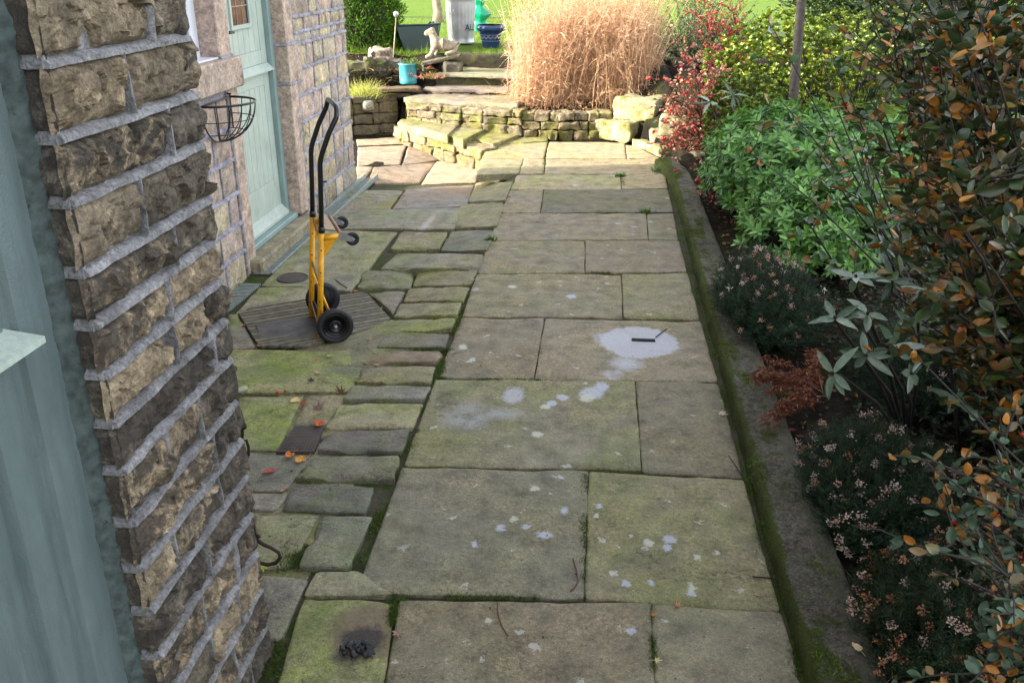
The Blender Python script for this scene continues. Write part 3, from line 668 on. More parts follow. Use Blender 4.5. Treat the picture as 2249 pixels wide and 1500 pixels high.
# slats run along the direction (522,690)->(790,645)
d = poly[2]-poly[0]; d[2] = 0; d /= np.linalg.norm(d); e = np.array([-d[1], d[0], 0]); c0 = poly[0]
ps = [((p-c0)@d, (p-c0)@e) for p in poly]; tmin = min(b for a, b in ps); tmax = max(b for a, b in ps)
ng = 23; m2 = MB()
for k in range(ng):
    t_ = tmin+(tmax-tmin)*(k+.5)/ng; wd = (tmax-tmin)/ng*.3
    def cut(tv):
        tv = min(max(tv, tmin+1e-4), tmax-1e-4); xs = []
        for i in range(len(ps)):
            (a0, b0), (a1, b1) = ps[i], ps[(i+1) % len(ps)]
            if (b0-tv)*(b1-tv) < 0: xs.append(a0+(a1-a0)*(tv-b0)/(b1-b0))
        return (min(xs)+.004, max(xs)-.004) if len(xs) > 1 else (0, 0)
    xs = cut(t_); lo2, hi2 = cut(t_-wd), cut(t_+wd)
    A_ = c0+d*xs[0]+e*t_; B_ = c0+d*xs[1]+e*t_
    z0 = [float(zy(q[0], q[1]))+.012 for q in (A_, B_)]
    V = []
    for z, ii in ((z0[0], 0), (z0[1], 1)):
        for s_, dz in ((-1, 0), (1, 0), (1, -.02), (-1, -.02)):
            q = c0+d*(lo2 if s_ < 0 else hi2)[ii]+e*(t_+wd*s_); V.append((q[0], q[1], z+dz+.002*(k % 3)))
    m2.add(V, [(0, 1, 5, 4), (1, 2, 6, 5), (3, 0, 4, 7), (0, 3, 2, 1), (4, 5, 6, 7)], smooth=False)
m2.build('slats', M['grate'], gr)

# channel drain along the house wall
cd_ = empty('channel_drain', AG(600, 560), 'long pale slotted channel drain running along the house wall past the doorstep', 'drain')
mb = MB(); mg = MB()
cx0, cx1 = -2.47, -2.33
mb.box((cx0-.01, 4.9, -.2), (cx1+.01, 9.05, -.128)); 
yy = 5.98
while yy < 9.2:
    z = float(zy(cx1, yy))+.006; mg.box((cx0, yy, z-.012), (cx1, yy+.013, z)); yy += .034
yy = 4.9
while yy < 5.75:
    z = float(zy(cx1, yy))+.006; mg.box((cx0, yy, z-.012), (cx1, yy+.010, z)); yy += .03
for x in (cx0, cx1-.008):
    mg.box((x, 5.98, -.135), (x+.008, 9.2, -.075))
mb.build('channel', M['dark'], cd_); mg.build('grating', M['galvgrate'], cd_)

# ------------------------------------------------------------------ low concrete kerb wall
kb = empty('kerb_wall', (.75, 4, 0), 'low mossy concrete kerb wall along the right side of the path', 'kerb')
mb = MB()
cl = [(.665, .9, -2), (.665, .87, 2.0), (.655, .865, 3), (.655, .86, 4.4), (.65, .85, 6), (.655, .84, 8), (.62, .83, 8.9), (.52, .76, 9.45)]
# cross section swept along the line (inner, outer points)
L_ = []
ys_ = [p[2] for p in cl]
tt = []
for i in range(len(cl)-1):
    n_ = max(2, int(math.hypot(cl[i+1][2]-cl[i][2], cl[i+1][0]-cl[i][0])/.022))
    for k in range(n_): tt.append(i+k/n_)
tt.append(len(cl)-1)
prof = [(0, -.06), (0, .0), (.0, .03), (.0, .06), (.015, .08), (.05, .088), (.12, .09), (.2, .091), (.28, .09), (.36, .091), (.44, .09), (.52, .088), (.58, .086), (.63, .09), (.68, .091), (.76, .091), (.85, .091), (.95, .09), (.99, .08), (1, 0), (1, -.06)]
V = []
for t_ in tt:
    i = min(int(t_), len(cl)-2); f_ = t_-i; a, b = cl[i], cl[i+1]
    xi = a[0]*(1-f_)+b[0]*f_; xo = a[1]*(1-f_)+b[1]*f_; y = a[2]*(1-f_)+b[2]*f_
    # across direction leans towards the path normal near the curved end
    dx, dy = b[0]-a[0], b[2]-a[2]; L = math.hypot(dx, dy); nx_, ny_ = dy/L, -dx/L
    wd = (xo-xi) if t_ < 5 else .2
    joint = min(abs(y-v) for v in (3.42, 2.72, 5.1, 6.6, 7.8, 8.9))
    for (u, z) in prof:
        x_, y_ = xi+nx_*wd*u, y+ny_*wd*u
        zz = z-.008*max(0, 1-joint/.03)*(z > .02)
        zz += ((.006*nz((x_, y_, z), 7)+.004*nz((x_, y_, z), 28)+.003*nz((x_, y_, z), 60))*(1. if u < .6 else .35)) if z > -.05 else 0
        x_ += (.007*nz((x_, y_, z*3), 6)+.006*nz((x_, y_, z*3), 30))*(1 if u < .5 else .6)
        V.append((x_, y_, zz))
k = len(prof); fs = [(i*k+j, i*k+j+1, (i+1)*k+j+1, (i+1)*k+j) for i in range(len(tt)-1) for j in range(k-1)]
fs.append(tuple(range(k))[::-1]); fs.append(tuple((len(tt)-1)*k+j for j in range(k)))
mb.add(V, fs); mb.build('concrete', M['kerb'], kb, sharp=50)
# moss cushions growing on it
P = []
for _ in range(5200):
    y = random.uniform(1.8, 8.8); x = random.choice([random.uniform(.65, .69), random.uniform(.66, .82), random.gauss(.73, .03)])
    if MN.noise(Vector((x*9, y*3.2, 5)))+.35*MN.noise(Vector((x*25, y*18, 2))) < .2+.6*abs(x-.7): continue
    P.append((x, y, .088+.01*random.random() if x > .68 else random.uniform(.0, .09)))
P = np.array(P); rep = np.repeat(P, 14, 0)+RNG.normal(size=(len(P)*14, 3))*(.011, .011, .003); n = len(rep)
v, t_, c_ = blades(rep, rdir(n, .2, 1), RNG.uniform(.006, .014, n), .0028, rcol(n, [(.05, .09, .008), (.11, .17, .015), (.03, .055, .006), (.16, .2, .03)]), RNG.normal(size=(n, 3))*.3, 1)
np_mesh('moss', v, t_, c_, M['needle'], kb, 'stuff')
# moss in the paving joints
P = []
def along(pts, n, spread=.008):
    for _ in range(n):
        i = random.randrange(len(pts)-1); f_ = random.random(); a, b = pts[i], pts[i+1]; x, y = a[0]*(1-f_)+b[0]*f_, a[1]*(1-f_)+b[1]*f_
        p = AG(x, y); p[2] = float(zy(p[0], p[1]))
        if MN.noise(Vector((p[0]*5, p[1]*5, 9)))+.3*MN.noise(Vector((p[0]*25, p[1]*25, 9))) > -.05: P.append(p+np.array([random.gauss(0, spread), random.gauss(0, spread*.6), -.006]))
along([(1012, 697), (960, 828)], 420, .01); along([(962, 830), (1040, 831)], 500, .012); along([(1040, 833), (1190, 835)], 200, .006); along([(958, 832), (890, 1010)], 200, .012)
along([(880, 1030), (785, 1240)], 320, .016); along([(870, 1060), (820, 1100)], 100, .016); along([(1283, 1040), (1284, 1310)], 320, .006); along([(1430, 1330), (1437, 1500)], 200, .006)
along([(1203, 312), (1190, 395)], 300, .016); along([(1366, 385), (1372, 415)], 70, .008); along([(885, 1308), (1280, 1312)], 160, .006); along([(690, 995), (610, 1260)], 200, .014)
along([(640, 1240), (660, 1215)], 160, .02); along([(625, 1360), (600, 1490)], 200, .014); along([(875, 1310), (860, 1370)], 200, .01)
along([(978, 767), (850, 768)], 120, .006); along([(1340, 599), (1290, 598)], 60, .006); along([(1470, 410), (1760, 1500)], 700, .012)
along([(1120, 430), (1075, 530)], 200, .012); along([(1050, 600), (1015, 690)], 160, .008); along([(945, 846), (760, 884)], 120)
P = np.array(P); rep = np.repeat(P, 9, 0)+RNG.normal(size=(len(P)*9, 3))*(.007, .007, .002); n = len(rep)
v, t_, c_ = blades(rep, rdir(n, .2, 1), RNG.uniform(.005, .016, n), .0026, rcol(n, [(.05, .1, .01), (.1, .17, .02), (.035, .06, .008), (.06, .055, .03)]), RNG.normal(size=(n, 3))*.3, 1)
np_mesh('joint_moss', v, t_, c_, M['needle'], None, 'stuff')

# ------------------------------------------------------------------ outbuilding at left: rock-faced pier, sage painted door
ob = empty('stone_outbuilding', (-2., .5, 0), 'rock faced stone pier of the outbuilding with sage green timber door at far left', 'outbuilding')
PX, Y0, Y1 = -.985, 1.545, 2.125
zc = [1.96, 1.83, 1.70, 1.583, 1.449, 1.343, 1.237, 1.128, 1.02, .892, .775, .66, .535, .40, .27, .14, .01]
zc = [2.6, 2.47, 2.34, 2.21, 2.085] + zc
mb = MB()
mb.box((-1.55, Y0+.012, -.1), (PX+.003, Y1-.02, 2.7), mi=1)
perp = {1.96: (.68,), 1.83: (.46,), 1.70: (.72,), 1.583: (.42,), 1.449: (.63, ), 1.343: (.5,), 1.237: (.5, .78), 1.128: (.82,), 1.02: (.3, .62), .892: (.7, ), .775: (.25, .7), .66: (.5,), .535: (.38, .75), .40: (.4, .72), .27: (.6,), .14: (.35, .75)}
perp.update({2.6: (.5,), 2.47: (.3, .7), 2.34: (.6,), 2.21: (.4,), 2.085: (.35, .75)})
def cellplane(p, fr, sd, slope):
    """piecewise tilted planes: reads as chipped stone"""
    q = Vector((p[0]*fr+sd, p[1]*fr-sd*1.7, p[2]*fr*1.25+sd*.6)); d_, pts = MN.voronoi(q)
    c_ = pts[0]; g = MN.noise_vector(c_*7.31+Vector((3.1, 1.7, 9.2)))
    return (g[0]*.5+g.dot(q-c_)*slope)/fr, d_[1]-d_[0]
def pitched(mb, y0, y1, z0, z1, sd, col, relief=.036, X=PX, arris=False):
    st = .0052; ny = max(6, int((y1-y0)/st)); nzz = max(6, int((z1-z0)/st)); P = []
    tilt = random.uniform(-.012, .012); tz = random.uniform(-.014, .006)
    for j in range(nzz+1):
        for i in range(ny+1):
            y = y0+(y1-y0)*i/ny; z = z0+(z1-z0)*j/nzz; p = (0, y, z)
            w1, w2 = nz(p, 20, sd), nz(p, 20, sd+3); pw = (0, y+.014*w1, z+.014*w2)
            el = 9. if (arris and i < ny/2) else i/ny*(y1-y0); er = 9. if (y1 > Y1-.02) else (1-i/ny)*(y1-y0); e = min(el, er, j/nzz*(z1-z0), (1-j/nzz)*(z1-z0))
            a1, _ = cellplane(pw, 13, sd, 1.2); a2, _ = cellplane(pw, 31, sd+40, 1.3); a3, _ = cellplane(pw, 75, sd+80, 1.2)
            h = relief*.62+a1*.42+a2*.36+a3*.3+.003*nz(p, 60, sd)
            low = j/nzz; h += .010*math.sin(low*math.pi)-.006*(1-low)
            h *= min(1, (e/.014)+.12)**.8
            P.append((X+max(-.004, h)+tilt*(i/ny-.5)+tz*(j/nzz-.5), y+.004*nz(p, 20, sd+4), z+.004*nz(p, 20, sd+5)))
            if arris and i == 0: P[-1] = (X+.012+.006*nz(p, 25, sd), Y0-.014, P[-1][2])
            elif arris and i == 1: P[-1] = (.5*(P[-1][0]+X+.022), Y0-.006, P[-1][2])
    W_ = ny+1; fs = [(j*W_+i, j*W_+i+1, (j+1)*W_+i+1, (j+1)*W_+i) for j in range(nzz) for i in range(ny)]
    mb.add(P, fs, col, 0, False)
for k in range(len(zc)-1):
    z1, z0 = zc[k], zc[k+1]; cuts = [0.]+list(perp.get(z1, (.5,)))+[1.]
    for a, b in zip(cuts[:-1], cuts[1:]):
        ya, yb = Y0+(Y1-Y0)*a, Y0+(Y1-Y0)*b
        base = random.choice([(.38, .3, .2), (.3, .24, .165), (.4, .31, .2), (.2, .165, .12), (.34, .265, .175), (.16, .135, .105)]); kk = random.uniform(.85, 1.1)
        al = random.choice([.25, .5, .8, 1., .95])
        pitched(mb, ya+.004, yb-.004, z0+.008, z1-.008, k*13+a*7, (base[0]*kk, base[1]*kk, base[2]*kk, al), random.uniform(.026, .04), arris=(a == 0.))
        # end face towards +Y and the tooled return towards the camera side
    col = random.choice([(.2, .17, .13), (.17, .145, .12), (.23, .19, .14)])
    V = []; n1, n2 = 10, 8
    for j in range(n2+1):
        for i in range(n1+1):
            x = PX+.026-.012*(j in (0, n2))+.006*nz((0, 1, z0+j*.02), 30, k)*(i == 0)-.2*i/n1; z = z0+.006+(z1-z0-.012)*j/n2; V.append((x, Y0-.004-.006*nz((x, 1, z), 12, k)-(.004 if 0 < j < n2 else -.012), z))
    fs = [(j*(n1+1)+i, j*(n1+1)+i+1, (j+1)*(n1+1)+i+1, (j+1)*(n1+1)+i) for j in range(n2) for i in range(n1)]
    mb.add(V, [f_[::-1] for f_ in fs], (*col, .9), 0, True)
    rock(mb, (PX-.2+.02, Y1-.01, (z0+z1)/2), (.2, .03, (z1-z0)/2-.007), 0, (.2, .17, .13, .9), k, .35, (10, 3, 5), .3)
mb.build('wall', [M['pitched'], M['mortar']], ob)
# strap pointing
def strap(mb, p0, p1, w_, pr, nrm, sd, mi=0, wav=.003):
    """raised ribbon of mortar from p0 to p1 on a wall with outward normal nrm"""
    p0 = np.array(p0, float); p1 = np.array(p1, float); L = np.linalg.norm(p1-p0); t_ = (p1-p0)/L; nrm = np.array(nrm, float); up = np.cross(nrm, t_); n = max(2, int(L/.012)); V = []
    if up[2] < 0: up = -up
    sec = [(-1.15, -.6), (-1., .9), (-.9, 1.), (.1, .92), (.75, .68), (1.1, .4), (1.6, -.6)]
    for i in range(n+1):
        q = p0+t_*(L*i/n); wv = nz(q, 6, sd)*wav*1.4+nz(q, 20, sd)*wav
        for (u, h_) in sec:
            V.append(q+up*(wv*.6+u*w_*.5*(1+.12*nz(q, 14, sd+u*3)))+nrm*(pr*h_*(1+.14*nz(q, 22, sd+u*2))))
    k = len(sec); fs = [(i*k+j, i*k+j+1, (i+1)*k+j+1, (i+1)*k+j) for i in range(n) for j in range(k-1)]
    fs += [tuple(range(k))[::-1], tuple(n*k+j for j in range(k))]
    # orient outward
    a, b, c_ = (np.array(V[f_]) for f_ in fs[2][:3]); 
    if np.cross(b-a, c_-a)@nrm < 0: fs = [f_[::-1] for f_ in fs]
    mb.add(V, fs, (.5, .5, .5, 1), mi, False)
mb = MB()
for k, z in enumerate(zc[1:-1]):
    strap(mb, (PX, Y0-.003, z), (PX, Y1-.004, z+.002*random.uniform(-1, 1)), .017, .029, (1, 0, 0), k*3)
    strap(mb, (PX+.018, Y0-.0, z), (PX-.1, Y0-.0, z), .02, .009, (0, -1, 0), k*3+50)
for k in range(len(zc)-1):
    z1, z0 = zc[k], zc[k+1]
    for a in perp.get(z1, (.5,)):
        y = Y0+(Y1-Y0)*a; strap(mb, (PX, y+random.uniform(-.004, .004), z0+.006), (PX, y-random.uniform(0, .006), z1-.006), .016, .031, (1, 0, 0), k*5+a)
mb.build('pointing', M['mortar'], ob)
# timber frame and door
gd = tag(MB().box((-1.1, .28, .0), (-1.075, 1.36, 1.372), mi=0, bev=.003).box((-1.1, .28, 1.385), (-1.075, 1.36, 2.7), mi=0, bev=.003).build('door', M['sage'], ob))
mb = MB()
for k in range(9):
    y = 1.27-k*.105
    for z0, z1 in ((.0, 1.36), (1.44, 2.68)):
        mb.box((-1.0752, y-.1, z0+.02), (-1.066, y-.004, z1), bev=.004)
mb.build('boarding', M['sage'], gd)
mb = MB(); mb.box((-1.075, .28, 1.362), (-1.0, 1.42, 1.368)); V = [(-1.08, .28, 1.372), (-1.08, 1.395, 1.372), (-.985, 1.415, 1.362), (-.985, .28, 1.362), (-1.08, .28, 1.398), (-1.08, 1.395, 1.398), (-.985, 1.415, 1.374), (-.985, .28, 1.374)]
mb = MB(); mb.add(V, [(0, 1, 2, 3), (4, 7, 6, 5), (0, 4, 5, 1), (1, 5, 6, 2), (2, 6, 7, 3), (3, 7, 4, 0)], smooth=False); mb.build('weatherboard', M['sagedoor'], gd)
mb = MB()      # moulded jamb: a rounded profile swept upward
sec = [(-1.2, 1.535), (-1.052, 1.535), (-1.036, 1.526), (-1.030, 1.508), (-1.031, 1.47), (-1.034, 1.44), (-1.040, 1.426), (-1.052, 1.42), (-1.055, 1.41), (-1.052, 1.40), (-1.046, 1.392), (-1.045, 1.36), (-1.052, 1.325), (-1.062, 1.318), (-1.2, 1.318)]
V = [(x, y, z) for z in (-.05, .5, 1., 1.6, 2.7) for x, y in sec]; k = len(sec)
mb.add(V, [(i*k+j, (i+1)*k+j, (i+1)*k+j+1, i*k+j+1) for i in range(4) for j in range(k-1)], smooth=True); 
mb.build('door_frame', M['sage'], ob, sharp=40)
mb = MB(); V = []; n = 260      # ragged sealant between frame and stone
for i in range(n+1):
    z = -.02+2.7*i/n
    for (x, y) in ((-1.045, 1.5), (-1.022, 1.512), (-1.008, 1.532), (-1.004, 1.541), (-1.02, 1.552)):
        V.append((x+.007*nz((x, y, z), 30)+.005*nz((x, y, z), 80), y+.007*nz((x, y, z), 34, 5), z))
mb.add(V, [(i*5+j, (i+1)*5+j, (i+1)*5+j+1, i*5+j+1) for i in range(n) for j in range(4)][:], smooth=True); mb.build('sealant', M['caulk'], ob)
# the rest of the building (beside and behind the viewer)
mb = MB(); mb.box((-5.8, -6, -.1), (-1.12, 2.1, 2.7), (.3, .25, .18, .6)); mb.box((-1.2, -6, -.1), (-1.0, .26, 2.7), (.3, .25, .18, .6)); mb.build('rear_wall', M['dressed'], ob)
mb = MB(); mb.add([(-6.1, -6.2, 2.7), (-.8, -6.2, 2.7), (-.8, 2.3, 2.7), (-6.1, 2.3, 2.7), (-3.4, -6.2, 4.6), (-3.4, 2.3, 4.6)], [(0, 3, 2, 1), (1, 2, 5, 4), (3, 0, 4, 5), (0, 1, 4), (2, 3, 5)], (.08, .08, .085, 1), smooth=False); mb.build('roof', M['darkrock'], ob)

# rusty hooks and a stub on the far face of the pier
def pxY(x, y, Y): return AY(x, y, Y)
hk = empty('iron_hook', AY(560, 1150, 2.17), 'big curled rusty iron hook low on the pier corner', 'hook')
mb = MB(); pts = [AY(x, y, 2.165+.0*i) for i, (x, y) in enumerate(((541, 1085), (551, 1120), (556, 1155), (560, 1182), (578, 1195), (596, 1203), (612, 1213), (616, 1224), (606, 1236), (588, 1240), (566, 1234), (556, 1222)))]
mb.tube(pts, [.004, .004, .005, .007, .006, .005, .005, .006, .006, .006, .006, .004], 8); mb.build('bar', M['rust'], hk)
mb = MB(); mb.tube([AY(563, 1176, 2.165), AY(572, 1180, 2.165)], [.009, .002], 6); mb.build('barb', M['rust'], hk)
hk = empty('iron_ring', AY(536, 960, 2.17), 'rusty iron bolt and ring sticking out halfway down the pier corner', 'ring')
mb = MB(); mb.lathe(AY(527, 938, 2.165), [(.0, 0), (.009, 0), (.012, .004), (.011, .014), (.005, .018), (0, .019)], 12, AX(560, 938, -1)*0+np.array([.6, .5, .1])); mb.build('bolt', M['rust'], hk)
mb = MB(); pts = [AY(x, y, 2.165) for x, y in ((528, 925), (533, 950), (532, 968), (541, 966), (546, 982), (546, 998), (541, 1014), (534, 1026), (530, 1034))]; mb.tube(pts, .0042, 8); mb.build('loop', M['rust'], hk)
mb = MB(); a, b = AY(505, 862, 2.15), AY(541, 853, 2.2); mb.tube([a, b], [.008, .0075], 10); tag(mb.build('pipe_stub', M['plaster']), 'short pale painted pipe stub poking out from behind the pier', 'pipe')

# ------------------------------------------------------------------ the house with the stable door
hs = empty('stone_house', (-3.5, 6, 0), 'squared stone house with pale green stable door and white window', 'house')
HX = -2.5; D0, D1 = 6.12, 7.19; JR = 7.37; HE = 8.9
mw = MB(); mt = MB()
def flatstone(mb, y0, y1, z0, z1, sd, col, relief=.012, X=HX, st=.03):
    ny = max(4, int((y1-y0)/st)); nzz = max(4, int((z1-z0)/st)); P = []
    for j in range(nzz+1):
        for i in range(ny+1):
            y = y0+(y1-y0)*i/ny; z = z0+(z1-z0)*j/nzz; p = (0, y, z); e = min(min(i, ny-i)/ny*(y1-y0), min(j, nzz-j)/nzz*(z1-z0))
            h = relief*min(1, e/.025)**.6*(1+.8*nz(p, 9, sd)+.4*nz(p, 25, sd)); P.append((X+h, y+.006*nz(p, 12, sd+2), z+.006*nz(p, 12, sd+4)))
    W_ = ny+1; mb.add(P, [(j*W_+i, j*W_+i+1, (j+1)*W_+i+1, (j+1)*W_+i) for j in range(nzz) for i in range(ny)], col, 0, True)
def hcol():
    b = random.choice([(.42, .35, .24), (.46, .39, .29), (.4, .32, .26), (.36, .32, .27), (.45, .37, .25), (.43, .33, .27)]); k = random.uniform(.88, 1.12); return (b[0]*k, b[1]*k, b[2]*k, random.choice([.1, .1, .2, .3, .9]))
cz = [-.14, .1, .3, .51, .74, .95, 1.155, 1.35, 1.44, 1.56, 1.76, 1.97, 2.2, 2.42, 2.64, 2.86]
def courses(y0, y1, zlo=-.2, zhi=3):
    for k in range(len(cz)-1):
        z0, z1 = cz[k], cz[k+1]
        if z0 < zlo or z1 > zhi: continue
        y = y0; js = []
        while y < y1-.001:
            w_ = random.uniform(.2, .46); y2 = y+w_
            if y1-y2 < .1: y2 = y1
            flatstone(mw, y+.006, y2-.006, z0+.006, z1-.006, k*9+y, hcol()); y = y2
            if y < y1: strap(mt, (HX, y, z0+.005), (HX, y+random.uniform(-.01, .01), z1-.005), .017, .014, (1, 0, 0), y*3+k)
        if k: strap(mt, (HX, y0-.004, z0), (HX, y1+.012, z0), .024, .019, (1, 0, 0), k+y0, wav=.005)
random.seed(21)
courses(JR+.02, HE); 
# left of the door under the sill
courses(3.0, 5.93, -.2, 1.2)
strap(mt, (HX, JR+.005, -.1), (HX, JR+.012, 2.86), .018, .014, (1, 0, 0), 3)
strap(mt, (HX, 5.94, -.1), (HX, 5.935, 1.2), .018, .014, (1, 0, 0), 4)
# backing walls; openings for door and window
mw.box((HX-.3, JR, -.3), (HX-.001, HE-.01, 5.2), (.3, .3, .34, .1), 1); mw.box((HX-.3, 2.2, -.3), (HX-.001, 5.96, 1.2), (.3, .3, .34, .1), 1)
mw.box((HX-.3, 2.2, 2.35), (HX-.001, JR, 5.2), (.3, .3, .34, .1), 1); mw.box((HX-.3, 2.2, 1.2), (HX-.001, 4.5, 2.35), (.3, .3, .34, .1), 1)
YW = HE-.01-6.5*math.tan(math.radians(SUN_AZ+1))      # unseen north wall slanted along the sun's bearing to set the shadow edge
V = [(x, y, z) for z in (-.3, 5.2) for x, y in ((-9, 2.2), (HX-.33, 2.2), (HX-.33, HE-.08), (-9, YW))]
mw.add(V, [(3, 2, 1, 0), (4, 5, 6, 7), (0, 1, 5, 4), (1, 2, 6, 5), (2, 3, 7, 6), (3, 0, 4, 7)], (.3, .3, .34, .1), 1, False)
# gable-end stones seen edge-on from a step to the side
for k in range(len(cz)-1):
    rock(mw, (HX-.1, HE-.015, (cz[k]+cz[k+1])/2), (.11, .02, (cz[k+1]-cz[k])/2-.008), 0, hcol(), k+90, .2, (6, 2, 4), .4)
mw.build('wall', [M['dressed'], M['mortar2']], hs); mt.build('pointing', M['mortar2'], hs)
# dressed stone: jambs, sill, lintel
def dress(name, lo, hi, col=(.44, .335, .27, .12), bev=.006): return MB().box(lo, hi, col, 0, bev).build(name, M['dressed'], hs)
dress('door_jamb', (HX-.28, D1, .02), (HX+.014, JR, 1.06)); dress('door_jamb', (HX-.28, D1, 1.375), (HX+.014, JR, 2.3))
dress('quoin', (HX-.28, D1, 1.08), (HX+.018, JR+.14, 1.36), (.42, .33, .26, .12))
for z in (1.07, 1.367): pass
for z in (1.07, 1.367):
    mb = MB(); strap(mb, (HX+.004, D1, z), (HX+.004, JR+.14, z), .02, .016, (1, 0, 0), z); strap(mb, (HX+.012, D1+.006, z), (HX-.14, D1+.006, z), .02, .012, (0, -1, 0), z); mb.build('jamb_pointing', M['mortar2'], hs)
dress('door_jamb', (HX-.28, 5.96, -.1), (HX+.012, D0, 1.195))
dress('mullion', (HX-.28, 5.9, 1.392), (HX+.008, D0-.02, 2.3))
dress('window_sill', (HX-.28, 4.6, 1.2), (HX+.07, 6.12, 1.39), (.4, .31, .25, .2), .01)
dress('lintel', (HX-.28, 4.4, 2.302), (HX+.02, JR+.1, 2.55))
dress('doorstep', (HX-.12, 5.99, -.16), (HX+.1, 7.36, .0), (.27, .235, .16, .3), .015)
mb = MB(); strap(mb, (HX+.01, 5.9, 1.395), (HX+.01, 6.1, 1.395), .02, .012, (1, 0, 0), 7); mb.build('sill_pointing', M['mortar2'], hs)
# door frame and two leaves
DX = HX-.11
df = MB()
df.box((DX-.05, D0-.02, .0), (DX+.015, D0+.05, 2.3), bev=.004).box((DX-.05, D1-.065, .0), (DX+.02, D1, 2.3), bev=.004).box((DX-.05, D0+.05, 2.2), (DX+.015, D1-.065, 2.3), bev=.004).box((DX-.05, D0-.02, .002), (DX+.09, D1, .045), bev=.006)
df.build('door_frame', M['sageframe'], hs)
lx = DX-.02; dl, dr_ = D0+.055, D1-.07
def leaf(z0, z1, bot, top, win=None):
    mb = MB(); mb.box((lx-.04, dl, z0), (lx-.012, dr_, z1)); st = .11
    mb.box((lx-.012, dl, z0), (lx, dl+st, z1), bev=.003).box((lx-.012, dr_-st, z0), (lx, dr_, z1), bev=.003)
    mb.box((lx-.012, dl+st+.001, z0), (lx-.0005, dr_-st-.001, z0+bot), bev=.003).box((lx-.012, dl+st+.001, z1-top), (lx-.0005, dr_-st-.001, z1), bev=.003)
    n = 7; w_ = (dr_-dl-2*st)/n
    for k in range(n):
        y = dl+st+k*w_
        if win and y+w_*.5 > win[0] and y+w_*.5 < win[1]:
            mb.box((lx-.012, y+.0025, z0+bot+.001), (lx-.004, y+w_-.0025, win[2]-.001), bev=.003)
        else: mb.box((lx-.012, y+.0025, z0+bot+.001), (lx-.004, y+w_-.0025, z1-top-.001), bev=.003)
    return mb.build('door_leaf', M['sagedoor'], hs)
lo_ = leaf(.075, 1.19, .28, .1); up_ = leaf(1.245, 2.19, .1, .1, (6.5, 6.8, 1.62))
mb = MB(); mb.add([(lx, dl, 1.19), (lx, dr_, 1.19), (lx+.05, dr_, 1.19), (lx+.05, dl, 1.19), (lx, dl, 1.245), (lx, dr_, 1.245), (lx+.05, dr_, 1.2), (lx+.05, dl, 1.2)], [(0, 1, 2, 3), (4, 7, 6, 5), (0, 4, 5, 1), (1, 5, 6, 2), (2, 6, 7, 3), (3, 7, 4, 0)], smooth=False); mb.build('weatherboard', M['sagedoor'], up_)
mb = MB(); mb.add([(lx, dl, .05), (lx, dr_, .05), (lx+.06, dr_, .05), (lx+.06, dl, .05), (lx, dl, .13), (lx, dr_, .13), (lx+.06, dr_, .07), (lx+.06, dl, .07)], [(0, 1, 2, 3), (4, 7, 6, 5), (0, 4, 5, 1), (1, 5, 6, 2), (2, 6, 7, 3), (3, 7, 4, 0)], smooth=False); mb.build('weatherboard', M['sagedoor'], lo_)
wy0, wy1, wz0, wz1 = 6.5, 6.82, 1.55, 2.05
mb = MB(); mb.box((lx-.01, wy0-.03, wz0-.03), (lx+.012, wy0, wz1+.03), bev=.003).box((lx-.01, wy1, wz0-.03), (lx+.012, wy1+.03, wz1+.03), bev=.003).box((lx-.01, wy0, wz0-.03), (lx+.014, wy1, wz0), bev=.003).box((lx-.01, wy0, wz1), (lx+.012, wy1, wz1+.03), bev=.003)
wf = mb.build('door_window', M['sagedoor'], up_)
MB().box((lx-.006, wy0, wz0), (lx-.002, wy1, wz1)).build('pane', M['glass'], wf)
mb = MB()
for k in range(1, 3): mb.box((lx-.002, wy0+.107*k-.003, wz0), (lx+.001, wy0+.107*k+.003, wz1))
for k in range(1, 4): mb.box((lx-.002, wy0, wz0+.125*k-.003), (lx+.0015, wy1, wz0+.125*k+.003))
mb.build('leading', M['steel'], wf)
ph = AX(507, 72, lx+.03); mb = MB(); mb.box((lx, ph[1]-.02, ph[2]-.09), (lx+.008, ph[1]+.02, ph[2]+.05), bev=.004).tube([(lx+.005, ph[1], ph[2]), (lx+.05, ph[1], ph[2]), (lx+.052, ph[1]-.11, ph[2]+.004)], .009, 10); mb.build('handle', M['black'], up_)
# white window
WX = HX-.12
wn = MB().box((WX-.05, 4.65, 1.392), (WX, 4.75, 2.3), bev=.004).box((WX-.05, 5.83, 1.392), (WX, 5.9, 2.3), bev=.004).box((WX-.05, 4.75, 1.392), (WX, 5.83, 1.46), bev=.004).build('window', M['white'], hs)
MB().box((WX-.05, 5.76, 1.462), (WX+.012, 5.828, 2.28), bev=.006).box((WX-.05, 4.75, 1.462), (WX+.012, 5.76, 1.53), bev=.006).build('sash', M['white'], wn)
MB().box((WX-.03, 4.75, 1.53), (WX-.02, 5.76, 2.28)).build('pane', M['glass'], wn)
MB().box((HX-.12, 4.62, 1.391), (HX-.0, 5.898, 1.402), bev=.003).build('inner_sill', M['white'], wn)
# roof, its unseen north edge slanted like the wall for the shadow
mb = MB(); mb.add([(-9.2, 2., 5.2), (-2.35, 2., 5.2), (-2.35, HE+.02, 5.2), (-9.2, YW, 5.2), (-5.8, 2., 6.6), (-5.8, (HE+YW)/2-.2, 6.6)], [(0, 3, 2, 1), (1, 2, 5, 4), (3, 0, 4, 5), (0, 1, 4), (2, 3, 5)], (.08, .08, .085, 1), smooth=False); mb.build('roof', M['darkrock'], hs)

